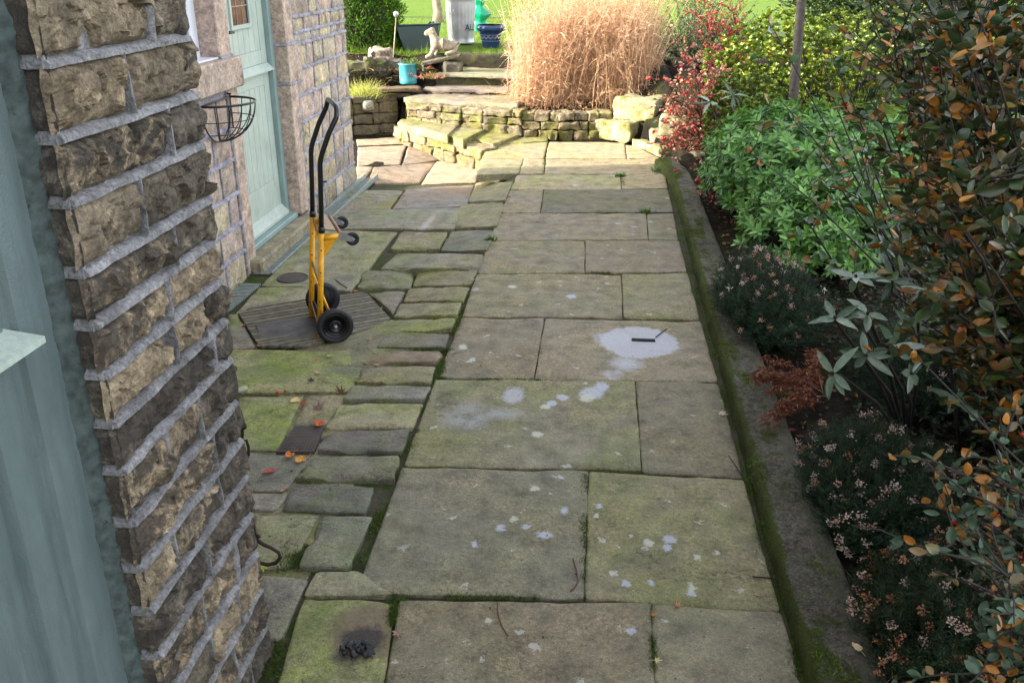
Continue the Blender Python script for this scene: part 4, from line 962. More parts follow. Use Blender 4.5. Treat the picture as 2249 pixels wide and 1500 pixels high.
# ------------------------------------------------------------------ half-round wire wall basket
bk = empty('wire_basket', (HX+.03, 5.7, 1.15), 'empty black wire half round hanging basket fixed to the wall by the door', 'basket')
c0 = np.array([HX+.03, 5.70, 1.15]); R_ = .235
def bp(a, b):   # a around the rim 0..pi (from near end, out, to far end), b down 0..pi/2
    return c0+np.array([math.sin(a)*R_*math.cos(b)*1.05, -math.cos(a)*R_*math.cos(b), -math.sin(b)*.25])
mb = MB()
mb.tube([bp(math.pi*i/24, 0) for i in range(25)], .0075, 8); mb.tube([bp(0, 0), bp(math.pi, 0)], .0065, 8); mb.build('rim', M['black'], bk)
mb = MB()
mb.tube([bp(0, math.pi/2*i/12) for i in range(13)]+[bp(math.pi, math.pi/2*(12-i)/12) for i in range(1, 13)], .005, 6)
for k in range(1, 9): mb.tube([bp(math.pi*k/9, math.pi/2*i/12) for i in range(13)], .0034, 6)
for b in (.42, .85): mb.tube([bp(math.pi*i/20, b) for i in range(21)], .003, 6)
mb.tube([c0+np.array([0, .0, 0.]), c0+np.array([0, 0, -.25])], .004, 6); mb.tube([bp(math.pi, 0)+np.array([0, 0, .02]), bp(math.pi, 0)+np.array([0, 0, -.2])], .005, 6); mb.build('wire_ribs', M['black'], bk)
mb = MB(); p = bp(math.pi, 0); mb.tube([p+np.array([-.02, 0, .018]), p+np.array([.01, 0, .018])], .006, 8); mb.build('hook', M['black'], bk)

# ------------------------------------------------------------------ yellow hand truck
GZ = -.06
N0 = AZ(703, 750, GZ); F0 = AZ(681, 694, GZ)
F0 = N0+(F0-N0)*.36/np.linalg.norm(F0-N0)
ax = (F0-N0)/np.linalg.norm(F0-N0); bx = np.array([ax[1], -ax[0], 0.]); 
if bx[0] < 0: bx = -bx
LEAN = 0.
def TK(a, b, z): return N0+ax*a+bx*(b+LEAN*(z-.1 if z > .1 else 0))+np.array([0, 0, z])
ht = empty('hand_truck', (N0+F0)/2, 'yellow and black folding hand truck standing upright on the drain grate', 'hand truck')
WD = .36; zt = .69
def on(x, y, a=0.):    # pixel -> (b, z) on the vertical plane through the upright
    o_ = N0+ax*a; d = ray(x, y); t_ = ((o_-CP)@ax)/(d@ax); p = CP+d*t_; return (p-o_)@bx, p[2]-GZ
LEAN = on(706, 510)[0]/(on(706, 510)[1]-.1); zt = on(706, 510)[1]; bend = on(703, 350); top = on(741, 238)
zb, zh, bh = bend[1], top[1], top[0]-LEAN*(top[1]-.1); bb = bend[0]-LEAN*(zb-.1)
for a in (0, WD):
    mb = MB(); mb.tube([TK(a, 0, .02), TK(a, 0, zt)], .0165, 14); up = mb.build('upright', M['yellow'], ht)
    mb = MB(); mb.tube([TK(a, 0, zt-.004), TK(a, 0, zt+.03)], .0185, 12); mb.build('collar', M['black'], up)
    for z in (.12, .25, .42, .55):
        MB().tube([TK(a, .0, z)-ax*.0175, TK(a, 0, z)+ax*.0175], .0045, 8).build('bolt', M['black'], up); MB().tube([TK(a, .0145, z+.03), TK(a, .0185, z+.03)], .005, 8).build('bolt', M['black'], up)
# handle loop, leaning back at the top
mb = MB(); pts = [TK(0, 0, zt), TK(0, bb*.5, (zt+zb)/2), TK(0, bb*.97, zb-.03), TK(0, bb+.003, zb), TK(0, bb+.01, zb+.03), TK(0, (bh+bb)*.5, zb+(zh-zb)*.5), TK(0, bh*.93, zh-.05), TK(.01, bh*.985, zh-.02), TK(.035, bh, zh), TK(.1, bh, zh+.004), TK(WD-.1, bh, zh+.004), TK(WD-.035, bh, zh), TK(WD-.01, bh*.985, zh-.02), TK(WD, bh*.93, zh-.05), TK(WD, (bh+bb)*.5, zb+(zh-zb)*.5), TK(WD, bb+.01, zb+.03), TK(WD, bb+.003, zb), TK(WD, bb*.97, zb-.03), TK(WD, bb*.5, (zt+zb)/2), TK(WD, 0, zt)]
mb.tube(pts, .0142, 14); hd = mb.build('handle', M['black'], ht)
mb = MB(); mb.tube([TK(0, -.02, zt+.28), TK(0, .02, zt+.28)], .006, 8); mb.build('catch', M['black'], hd)
# cross braces (flat straps between the uprights)
for z, z2 in ((.06, .12), (.33, .37), (.58, .63)):
    mb = MB(); a, b = TK(0, .004, z), TK(WD, .004, z2); up_v = np.array([0, 0, 1.]); V = []
    for q in (a, b):
        for s_, t_ in ((-1, -1), (1, -1), (1, 1), (-1, 1)): V.append(q+bx*.003*s_+up_v*.014*t_)
    mb.add(V, [(0, 1, 2, 3), (7, 6, 5, 4), (0, 4, 5, 1), (1, 5, 6, 2), (2, 6, 7, 3), (3, 7, 4, 0)], smooth=False); mb.build('brace', M['brasszinc'], ht)
# toe plate
mb = MB(); L_ = .33; V = []
for z in (.021, .027):
    for (a, b) in ((-.0, .02), (WD, .02), (WD-.03, -L_), (.03, -L_)): V.append(TK(a, b, z))
mb.add(V, [(0, 1, 2, 3), (7, 6, 5, 4), (0, 4, 5, 1), (1, 5, 6, 2), (2, 6, 7, 3), (3, 7, 4, 0)], smooth=False)
V = []
for b in (.018, .024):
    for (a, z) in ((-.01, .018), (WD+.01, .018), (WD, .13), (.0, .13)): V.append(TK(a, b, z))
mb.add(V, [(3, 2, 1, 0), (4, 5, 6, 7), (0, 1, 5, 4), (1, 2, 6, 5), (2, 3, 7, 6), (3, 0, 4, 7)], smooth=False); mb.build('toe_plate', M['toe'], ht)
# axle, stays and the two big wheels
wb, wz, wr = .085, .108, .105
mb = MB(); mb.tube([TK(-.085, wb, wz), TK(WD+.085, wb, wz)], .008, 10)
mb.build('axle', M['steel'], ht)
for a in (.02, WD-.02):
    mb = MB(); mb.tube([TK(a, .01, .3), TK(a, wb, wz+.01)], .006, 8); mb.tube([TK(a, .01, .03), TK(a, wb, wz)], .006, 8); mb.build('stay', M['yellow'], ht)
for a, s_ in ((-.06, -1), (WD+.06, 1)):
    c = TK(a, wb, wz); A = ax*s_
    wh = MB().lathe(c, [(.016, .006), (.03, .012), (.034, .014), (.036, .006), (.05, .0), (.062, .002), (.066, .012), (.072, .014), (.074, .008)], 40, A).build('wheel', M['black'], ht)
    MB().lathe(c, [(.072, -.018), (.09, -.022), (.1, -.018), (.105, -.008), (.1055, 0), (.105, .008), (.1, .018), (.09, .022), (.076, .018), (.073, .01), (.072, -.018)], 44, A).build('tyre', M['rubber'], wh)
    MB().lathe(c, [(.07, -.01), (.03, -.012), (.0, -.012)], 30, A).build('back_disc', M['black'], wh)
    m2 = MB(); e1 = bx; e2 = np.array([0, 0, 1.])
    for k in range(4):
        an = math.pi/4+k*math.pi/2; q = c+(e1*math.cos(an)+e2*math.sin(an))*.042; MB().lathe(q+A*.002, [(0, .004), (.0045, .004), (.0045, 0)], 8, A).build('rivet', M['steel'], wh)
    MB().lathe(c, [(0, .026), (.008, .026), (.011, .022), (.012, .012), (.016, .008)], 6, A).build('nut', M['steel'], wh)
# folding rear frame with two casters
for a, s_ in ((0, -1), (WD, 1)):
    mb = MB(); mb.tube([TK(a, .012, zt-.035), TK(a, .1, zt-.03)], .0155, 12); mb.add([TK(a, .016, zt-.05)+ax*.004, TK(a, .085, zt-.045)+ax*.004, TK(a, .012, zt-.16)+ax*.004, TK(a, .016, zt-.05)-ax*.004, TK(a, .085, zt-.045)-ax*.004, TK(a, .012, zt-.16)-ax*.004], [(0, 1, 2), (5, 4, 3), (1, 4, 5, 2), (0, 3, 4, 1)], smooth=False)
    mb.build('rear_arm', M['yellow'], ht)
    cc = TK(a-.012*s_*0, .175, zt-.055)
    mb = MB()
    for o_ in (-.017, .017):
        q = [TK(a, .095, zt-.005)+ax*o_, TK(a, .095, zt-.05)+ax*o_, cc+ax*o_+np.array([0, 0, -.014]), cc+ax*o_+bx*.014, cc+ax*o_+np.array([0, 0, .016])]
        mb.add(q+[p+ax*.002 for p in q], [(0, 1, 2, 3, 4), (9, 8, 7, 6, 5)]+[(i, i+5, (i+1) % 5+5, (i+1) % 5) for i in range(5)], smooth=False)
    fk = mb.build('caster_fork', M['steel'], ht)
    MB().lathe(cc-ax*.011, [(0, 0), (.012, 0), (.018, .002), (.02, .0), (.035, .0), (.038, .004), (.038, .018), (.035, .022), (.02, .022), (.012, .024), (0, .024)], 30, ax).build('caster', M['rubber'], fk)
    MB().tube([cc-ax*.021, cc+ax*.021], .006, 8).build('pin', M['steel'], fk)
mb = MB(); a, b = TK(.0, .1, zt-.01), TK(WD, .1, zt-.01); mb.tube([a, b], .011, 10); V = []
for q in (TK(.0, .05, zt+.012), TK(WD, .05, zt+.012)):
    for s_, t_ in ((-1, 0), (1, -.8), (1, -.6), (-1, .2)): V.append(q+bx*.028*s_+np.array([0, 0, .014*t_]))
mb.add(V, [(0, 1, 2, 3), (7, 6, 5, 4), (0, 4, 5, 1), (1, 5, 6, 2), (2, 6, 7, 3), (3, 7, 4, 0)], smooth=False); mb.build('cross_bar', M['brasszinc'], ht)

# ------------------------------------------------------------------ retaining walls, steps and big blocks
def course(mb, pts, z0, z1, depth=.2, lmin=.16, lmax=.36, cols=None, seed=0, rough=.16, back=0.):
    """a course of rough stones whose face follows the polyline pts"""
    pts = [np.array(p[:2], float) for p in pts]; rnd = random.Random(seed)
    for a, b in zip(pts[:-1], pts[1:]):
        L = np.linalg.norm(b-a); t_ = (b-a)/L; n_ = np.array([-t_[1], t_[0]])   # n_ points into the bank for walls running +X
        s_ = 0.
        while s_ < L-.02:
            l_ = rnd.uniform(lmin, lmax); 
            if L-s_-l_ < lmin*.6: l_ = L-s_
            c_ = a+t_*(s_+l_/2)+n_*(depth/2+back+rnd.uniform(-.012, .02)); h_ = (z1-z0)
            cl_ = rnd.choice(cols); k = rnd.uniform(.85, 1.12)
            rock(mb, (c_[0], c_[1], z0+h_/2), (l_/2-.004, depth/2, h_/2-.002-rnd.random()*.004), math.atan2(t_[1], t_[0])+rnd.uniform(-.03, .03), (cl_[0]*k, cl_[1]*k, cl_[2]*k, rnd.random()*.9), rnd.random()*90, rough*1.3, (9, 4, 6), .2)
            s_ += l_
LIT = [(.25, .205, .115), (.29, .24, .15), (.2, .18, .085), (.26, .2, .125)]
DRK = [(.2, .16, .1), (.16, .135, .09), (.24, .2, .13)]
# brown wall beyond the house corner
rw = empty('retaining_wall', (-3.1, 11.65, -.2), 'brown low retaining wall behind the house corner under the grass tuft', 'stone wall')
mb = MB(); W1 = [(-3.9, 11.15), (-3.2, 11.55), (-2.68, 11.84)]
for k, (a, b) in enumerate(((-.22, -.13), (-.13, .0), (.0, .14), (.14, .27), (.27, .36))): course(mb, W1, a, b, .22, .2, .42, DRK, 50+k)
rock(mb, (-3.02, 11.62, .25), (.075, .06, .06), .5, (.34, .33, .28, .2), 5, .1, rnd=.6)
mb.build('stones', M['darkrock'], rw)
# angled wall and coping between yard and path
aw = empty('angled_wall', (-2.1, 10.8, -.1), 'sunlit mossy angled stone wall with slab coping at the bottom of the steps', 'stone wall')
mb = MB(); W2 = [(-2.66, 11.42), (-2.5, 11.16), (-1.73, 10.46), (-1.36, 10.05), (-1.2, 9.72)]
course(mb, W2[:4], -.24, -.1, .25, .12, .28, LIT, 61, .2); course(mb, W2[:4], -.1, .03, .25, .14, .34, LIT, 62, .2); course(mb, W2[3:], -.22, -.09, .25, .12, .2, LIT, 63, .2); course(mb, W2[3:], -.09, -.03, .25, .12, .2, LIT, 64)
mb.build('stones', M['mossrock'], aw)
mb = MB()
for i, (q, z) in enumerate((((880, 262, 1012, 271, 984, 297, 871, 269), .11), ((1014, 271, 1080, 277, 1018, 309, 962, 291), .085), ((1082, 277, 1152, 291, 1084, 319, 1018, 296), .045), ((1154, 291, 1204, 300, 1203, 310, 1092, 317), .012))):
    slab(mb, [AZ(x, y, z) for x, y in zip(q[::2], q[1::2])], (.24, .2, .13, .8), None, 70+i, dz=z, th=.09, rag=.012, gap=.004, amp=.006, chip=1.)
mb.build('coping', M['yard'], aw)
# curved wall under the grasses
cw = empty('curved_wall', (-.8, 11, 0), 'sunlit dry stone wall curving under the straw coloured grasses', 'stone wall')
mb = MB(); W3 = [(-2.5, 11.45), (-2.0, 11.2), (-1.47, 11.0), (-1.0, 10.9), (-.55, 10.88), (-.2, 10.95), (.1, 11.0)]
course(mb, W3[:4], .02, .16, .3, .14, .34, DRK+LIT[:2], 81, .22); course(mb, W3[:4], .15, .24, .3, .14, .34, LIT+DRK, 82, .25); course(mb, W3[:4], .24, .325, .3, .2, .4, DRK+LIT[:1], 86, .3)  # darker stones mixed in here put the left courses' shade into the colour
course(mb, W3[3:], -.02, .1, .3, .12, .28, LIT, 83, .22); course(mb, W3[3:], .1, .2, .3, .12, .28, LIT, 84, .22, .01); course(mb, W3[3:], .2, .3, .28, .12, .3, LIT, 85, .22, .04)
mb.build('stones', M['mossrock'], cw)
# three big blocks at the right end
def block(label, c, half, rz, seed, col=(.38, .34, .2, .3), m_='mossrock', rough=.1, name='stone_block', cat='stone block'):
    mb = MB(); rock(mb, c, half, rz, col, seed, rough*1.5, (16, 12, 10), .16); return tag(mb.build(name, M[m_]), label, cat)
def blk(pl, pr, zb, ztop, depth, **k):     # front bottom-left and bottom-right pixels at height zb
    a, b = AZ(*pl, zb), AZ(*pr, zb); t_ = b-a; L = np.linalg.norm(t_); t_ /= L; n_ = np.array([-t_[1], t_[0], 0]); c = (a+b)/2+n_*depth/2
    return (c[0], c[1], (zb+ztop)/2), (L/2, depth/2, (ztop-zb)/2), math.atan2(t_[1], t_[0])
c, h_, rz = blk((1300, 303), (1380, 316), 0.0, .23, .42); block('large mossy stone block with shadowed right end at the path head', c, h_, rz, 3)
c, h_, rz = blk((1346, 264), (1437, 274), .22, .49, .35); block('tall square mossy block raised behind the low one below the grasses', c, h_, rz, 9)
rs = empty('stone_stack', (.75, 10.5, 0), 'stack of yellow lit stones beside the red leaved shrub', 'stone stack')
mb = MB(); c, h_, rz = blk((1440, 300), (1500, 305), .2, .42, .3); rock(mb, c, h_, -.1, (.42, .38, .22, .2), 12, .12, (8, 5, 5), .3); mb.build('top_stone', M['mossrock'], rs)
for k, (x, y, dx, dz) in enumerate(((.62, 10.45, .1, .11), (.8, 10.3, .09, .12), (.93, 10.05, .1, .1), (.98, 9.8, .1, .08), (1.0, 9.55, .1, .07))): mb = MB(); rock(mb, (x, y+.05, dz), (dx, .1, dz), -.3-.2*k, (.38, .34, .22, .3), 20+k, .2, (6, 5, 5), .35); mb.build('lower_stone', M['mossrock'], rs)
for k, (x, y, dz) in enumerate(((.93, 9.2, .06), (.92, 8.85, .06), (.95, 8.4, .05), (.97, 8.0, .05))): mb = MB(); rock(mb, (x+.1, y, dz), (.07, .12, dz), .1, (.3, .28, .2, .5), 30+k, .25, (5, 6, 4), .35); mb.build('lower_stone', M['mossrock'], rs)
ek = empty('edging_sets', AZ(1420, 330, 0), 'row of small lit edging stones turning round the kerb end', 'edging')
mb = MB()
for k, (a, b) in enumerate((((1388, 321), (1418, 330)), ((1419, 331), (1450, 343)))):
    a, b = AZ(*a, .0), AZ(*b, .0); t_ = b-a; L = np.linalg.norm(t_); rock(mb, ((a+b)/2)+np.array([.06, .08, .02]), (L/2, .07, .05), math.atan2(t_[1], t_[0]), (.42, .38, .22, .1), 90+k, .2, (6, 4, 4), .3)
mb.build('stones', M['mossrock'], ek)
# the flight of steps
st = empty('stone_steps', (-1.7, 12, .1), 'flight of shallow mossy stone steps rising to the lawn', 'steps')
def tread(q, z, th, seed, col=(.25, .22, .16, .5), m_='yard'):
    mb = MB(); slab(mb, [AZ(x, y, z) for x, y in zip(q[::2], q[1::2])], col, None, seed, dz=z, th=th, rag=.015, gap=.002, amp=.007, chip=1.5, step=.06); mb.build('tread', M[m_], st)
tread((925, 203, 1150, 211, 1138, 230, 884, 215), .37, .05, 1, (.22, .18, .15, .5))
tread((940, 185, 1150, 190, 1150, 201, 927, 196), .43, .025, 2, (.22, .18, .155, .3))
tread((1000, 141, 1180, 146, 1170, 169, 950, 163), .57, .03, 3, (.22, .2, .15, .6))
mb = MB()
a, b = AY(940, 200, 11.95), AY(1150, 205, 11.9)
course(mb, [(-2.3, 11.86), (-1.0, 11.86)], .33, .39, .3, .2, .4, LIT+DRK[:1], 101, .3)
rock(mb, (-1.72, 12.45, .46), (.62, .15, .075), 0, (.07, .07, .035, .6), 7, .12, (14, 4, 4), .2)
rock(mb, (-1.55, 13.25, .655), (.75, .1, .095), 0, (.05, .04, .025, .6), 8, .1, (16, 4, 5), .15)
mb.build('risers', M['darkrock'], st)

# ------------------------------------------------------------------ ornaments round the steps
def AS(x, y, dz=0.):
    z = .5
    for _ in range(25):
        p = AZ(x, y, z); z = .5*z+.5*(float(gz(p[0], p[1]))+dz)
    return AZ(x, y, z)
ZB = .3
rock_ = block('pale rounded rock resting in the bed in front of the conifer', AS(837, 132)+np.array([0, 0, .05]), (.15, .1, .085), .2, 41, (.3, .25, .19, .2), 'dressed', .25, 'boulder', 'rock')
c = AS(842, 152); block('dark mossy rock half buried beside the metal stake', (c[0], c[1], c[2]+.03), (.22, .14, .1), .3, 43, (.1, .085, .07, .6), 'darkrock', .3, 'boulder', 'rock')
c = AS(795, 148); block('flat slate edge stone under the conifer', (c[0], c[1], c[2]+.02), (.3, .12, .05), .1, 45, (.13, .11, .1, .6), 'darkrock', .3, 'boulder', 'rock')
# stacked slates that carry the turquoise pot
ss = empty('stacked_slates', AZ(870, 205, .33), 'small stack of thin dark slates under the turquoise pot', 'stone stack')
for k, (x, y, z, hx, hy) in enumerate(((862, 206, .36, .26, .13), (850, 198, .40, .2, .12), (880, 196, .43, .26, .13))):
    c = AZ(x, y, z); mb = MB(); rock(mb, (c[0], c[1], z), (hx, hy, .022), .12*k, ((.1, .075, .065, .5), (.16, .13, .09, .4), (.14, .085, .07, .4))[k], 60+k, .3, (9, 5, 3), .3); mb.build('slate', M['darkrock'], ss)
# turquoise pot with an emblem
pc = AZ(897, 184, .46); tp = empty('turquoise_pot', pc, 'turquoise glazed pot with round brown emblem on the slate stack', 'plant pot')
MB().lathe(pc, [(0, 0), (.105, 0), (.112, .01), (.112, .03), (.1135, .036), (.112, .042), (.112, .235), (.118, .24), (.118, .255), (.11, .258), (.104, .25), (.103, .2), (0, .2)], 40).build('pot', M['turq'], tp)
dv = unit(CP-pc); dv = np.array([dv[0], dv[1], 0]); dv = dv/np.linalg.norm(dv); sv = np.array([-dv[1], dv[0], 0])
ev = dv*.96+sv*.38; ev /= np.linalg.norm(ev)
def disc(c, nrm, r_, z, m_, nm, par, thick=.002, n=20, sx=1.): MB().lathe(c+nrm*z, [(0, thick), (r_*.9, thick), (r_, 0)], n, nrm).build(nm, m_, par)
disc(pc+np.array([0, 0, .13]), ev, .034, .111, M['brownbox'], 'emblem', tp, .002); em = [o for o in tp.children if o.name.startswith('emblem')][0]
disc(pc+np.array([0, 0, .13]), ev, .022, .1135, M['blueline'], 'emblem_centre', tp, .002)
disc(pc+np.array([0, 0, .13]), ev, .012, .116, M['terracotta'], 'emblem_dot', tp, .002)
P = pc+np.array([.03, 0, .24])+RNG.normal(size=(260, 3))*(.05, .04, .035); v = leaves(P, rdir(260, 0, 1), rdir(260, .2, 1), .035, .02, rcol(260, [(.12, .2, .04), (.2, .28, .07), (.08, .14, .03)]))
np_mesh('succulent', *v, M['leafm'], tp)
pc2 = pc+np.array([.14, .1, -.02]); bp2 = empty('black_pot', pc2, 'small black plastic pot with upright white label behind the turquoise pot', 'plant pot')
MB().lathe(pc2, [(0, 0), (.07, 0), (.085, .16), (.09, .16), (.09, .175), (.08, .175), (.078, .14), (0, .14)], 24).build('pot', M['rubber'], bp2)
q = pc2+np.array([.05, -.05, .12]); MB().box(q+np.array([-.009, -.002, -.05]), q+np.array([.009, .002, .13])).build('plant_label', M['white'], bp2)
P = pc2+np.array([0, 0, .2])+RNG.normal(size=(120, 3))*(.04, .04, .04); np_mesh('seedling', *leaves(P, rdir(120, 0, 1), rdir(120, .2, 1), .03, .018, rcol(120, [(.07, .12, .03), (.14, .2, .05)])), M['leafm'], bp2)
# thin stake with a ball
a = AZ(859, 186, .4); sk = empty('ball_stake', a, 'thin rusty metal stake topped with a grey ball', 'garden stake')
tp_ = AY(870, 36, a[1]+.0); MB().tube([a-np.array([0, 0, .1]), (a+tp_)/2+np.array([.004, 0, 0]), tp_], .007, 8).build('rod', M['brasszinc'], sk)
MB().lathe(tp_-np.array([0, 0, .01]), [(0, -.01), (.02, .0), (.032, .018), (.036, .035), (.032, .052), (.02, .066), (0, .072)], 20).build('ball', M['galv'], sk)
# galvanised bin with black lettering
bc = AZ(1013, 96, .76); bn = empty('dustbin', bc, 'galvanised ribbed dustbin with black letters standing on the lawn edge', 'dustbin')
BR, BH = .235, .78
def bprof(z): return BR*(.84+.16*z/BH)
MB().lathe(bc, [(BR*.82, 0), (BR*.86, 0), (BR*.865, .03), (BR*.845, .035), (bprof(.1), .1), (bprof(.12), .12)]+[(bprof(z), z) for z in np.linspace(.15, .6, 8)]+[(bprof(.63), .63), (bprof(.66)+.008, .655), (bprof(.68)+.008, .675), (bprof(.7), .69), (bprof(BH), BH), (BR*1.04, BH+.005), (BR*1.04, BH+.02)], 120,
    fl=lambda j, n, h: (.022*max(0, math.cos(2*math.pi*j/n*24)) if .2 < h < .6 else 0)).build('body', M['galv'], bn)
MB().lathe(bc, [(BR*1.08, BH+.0), (BR*1.09, BH+.03), (BR*1.0, BH+.05), (BR*.5, BH+.1), (0, BH+.12)], 60).build('lid', M['galv'], bn)
dvb = CP-bc; dvb[2] = 0; dvb /= np.linalg.norm(dvb); a0 = math.atan2(dvb[1], dvb[0])
for s_ in (-.75,):
    an = a0+s_; nn = np.array([math.cos(an), math.sin(an), 0]); tt_ = np.array([-nn[1], nn[0], 0]); q = bc+nn*(bprof(.5)+.004)+np.array([0, 0, .5])
    MB().tube([q-tt_*.06, q-tt_*.06+nn*.02-np.array([0, 0, .05]), q+tt_*.06+nn*.02-np.array([0, 0, .05]), q+tt_*.06], .006, 8).build('handle', M['galv'], bn)
cu_ = bpy.data.curves.new('lettering', 'FONT'); cu_.body = 'ALL'; cu_.size = .135; cu_.extrude = .0; cu_.resolution_u = 3
to = bpy.data.objects.new('tmp_text', cu_); COL.objects.link(to); bpy.context.view_layer.update(); me = bpy.data.meshes.new_from_object(to.evaluated_get(bpy.context.evaluated_depsgraph_get())); bpy.data.objects.remove(to)
import bmesh
bm = bmesh.new(); bm.from_mesh(me); bmesh.ops.subdivide_edges(bm, edges=bm.edges[:], cuts=1)
zt0 = .2
for vv in bm.verts:
    x, z = vv.co.x, vv.co.y+zt0; an = a0+.28+(x)/BR; rr = bprof(z)*1.03+.004; vv.co = (rr*math.cos(an), rr*math.sin(an), z)
bmesh.ops.recalc_face_normals(bm, faces=bm.faces[:]); bm.to_mesh(me); bm.free(); me.materials.clear(); me.materials.append(M['ink']); link('lettering', me, bn)
# green bag leaning behind
gc = AZ(1070, 72, .76)
mb = MB(); n1, n2 = 22, 14; V = []
for j in range(n2+1):
    z = .62*j/n2; r_ = (.13*(1-j/n2)**.7+.035+.03*math.sin(j*1.1))
    for i in range(n1):
        an = 2*math.pi*i/n1; k = 1+.28*nz((math.cos(an)*1.5, math.sin(an)*1.5, z*5), 1.4)+.15*nz((math.cos(an)*4, math.sin(an)*4, z*9), 1.5); V.append((gc[0]-.12+r_*k*1.15*math.cos(an)-.04*j/n2, gc[1]+.1+r_*k*.8*math.sin(an), .74+z))
mb.add(V, [(j*n1+i, j*n1+(i+1) % n1, (j+1)*n1+(i+1) % n1, (j+1)*n1+i) for j in range(n2) for i in range(n1)]+[tuple(range(n1))[::-1], tuple(n2*n1+i for i in range(n1))])
tag(mb.build('plastic_bag', M['bag']), 'shiny bright green plastic sack propped between the dustbin and the blue pot', 'bag')
# blue glazed pot
bc2 = AZ(1078, 105, .74); bpot = empty('blue_pot', bc2, 'wide rimmed blue glazed pot with pale wavy bands on the lawn', 'plant pot')
PR = [(0, 0), (.115, 0), (.12, .012), (.165, .2), (.175, .235), (.205, .245), (.215, .26), (.212, .31), (.2, .322), (.185, .318), (.178, .29), (.165, .27), (0, .27)]
MB().lathe(bc2, PR[:9], 48).build('glazed_body', M['blueglaze'], bpot); MB().lathe(bc2, PR[8:11], 48).build('inner_rim', M['terracotta'], bpot)
MB().lathe(bc2+np.array([0, 0, .0]), [(.178, .27), (.1, .285), (0, .29)], 30).build('compost', M['soil'], bpot)
def prr(z): return .12+(.165-.12)*(z-.012)/.188
for z0, amp, fr in ((.185, .0, 0), (.155, .012, 14), (.14, .012, 14), (.1, .0, 0)):
    mb = MB(); n = 112; mb.tube([bc2+np.array([(prr(z0+amp*math.sin(fr*2*math.pi*i/n))+.001)*math.cos(2*math.pi*i/n), (prr(z0+amp*math.sin(fr*2*math.pi*i/n))+.001)*math.sin(2*math.pi*i/n), z0+amp*math.sin(fr*2*math.pi*i/n)]) for i in range(n)], .0026, 5, closed=True); mb.build('glaze_band', M['blueline'], bpot)
# dark green container lying tilted on the grass
a = AZ(905, 112, .74); b = AZ(985, 112, .74); gx = b-a; L = np.linalg.norm(gx); gx /= L; gn = np.array([-gx[1], gx[0], 0]); gb = empty('green_planter', (a+b)/2, 'dark green rectangular plastic planter tipped on its side behind the stone dog', 'planter')
o_ = AZ(888, 112, .74); o2 = AZ(970, 108, .74); gx = unit(o2-o_); L = .5; gn = np.array([-gx[1], gx[0], 0]); upv = np.array([0, 0, 1.])
tl = np.array([0, 0, 1.])*.93+gn*.1
def GB(u, v, w__): return o_+gx*(u*L+(u-.5)*.16*v)+tl*(v*.36)+gn*(w__*.3)
mb = MB(); tk = .02
O = [GB(u, v, w__) for w__ in (0, 1) for v in (0, 1) for u in (0, 1)]
I = [GB(u*.92+.04, v*.9+.05, w__) for w__ in (.06, 1.2) for v in (0, 1) for u in (0, 1)]
mb.add([GB(0, 0, 0), GB(1, 0, 0), GB(1, 1, 0), GB(0, 1, 0), GB(.04, .02, .9), GB(.96, .02, .9), GB(.96, .9, .9), GB(.04, .9, .9)], [(0, 1, 2, 3), (7, 6, 5, 4), (0, 4, 5, 1), (1, 5, 6, 2), (2, 6, 7, 3), (3, 7, 4, 0)], smooth=False); mb.build('shell', M['dkgreen'], gb)
mb = MB(); mb.tube([GB(-.02, 1.02, -.02), GB(.3, 1.03, -.02), GB(.7, 1.02, -.02), GB(1.02, 1.04, -.02)], .014, 8); mb.tube([GB(-.02, 1.02, -.02), GB(0, 0, -.02)], .009, 8); mb.tube([GB(1.02, 1.04, -.02), GB(1, 0, -.02)], .009, 8); mb.tube([GB(1.02, 1.04, -.02), GB(1.0, 1.0, .9)], .014, 8); mb.build('rim', M['dkgreen'], gb)
mb = MB(); mb.tube([GB(.9, 1.0, .2), GB(.93, 1.1, .35), GB(.93, 1.1, .65), GB(.9, 1., .8)], .014, 8); mb.build('handle', M['dkgreen'], gb)

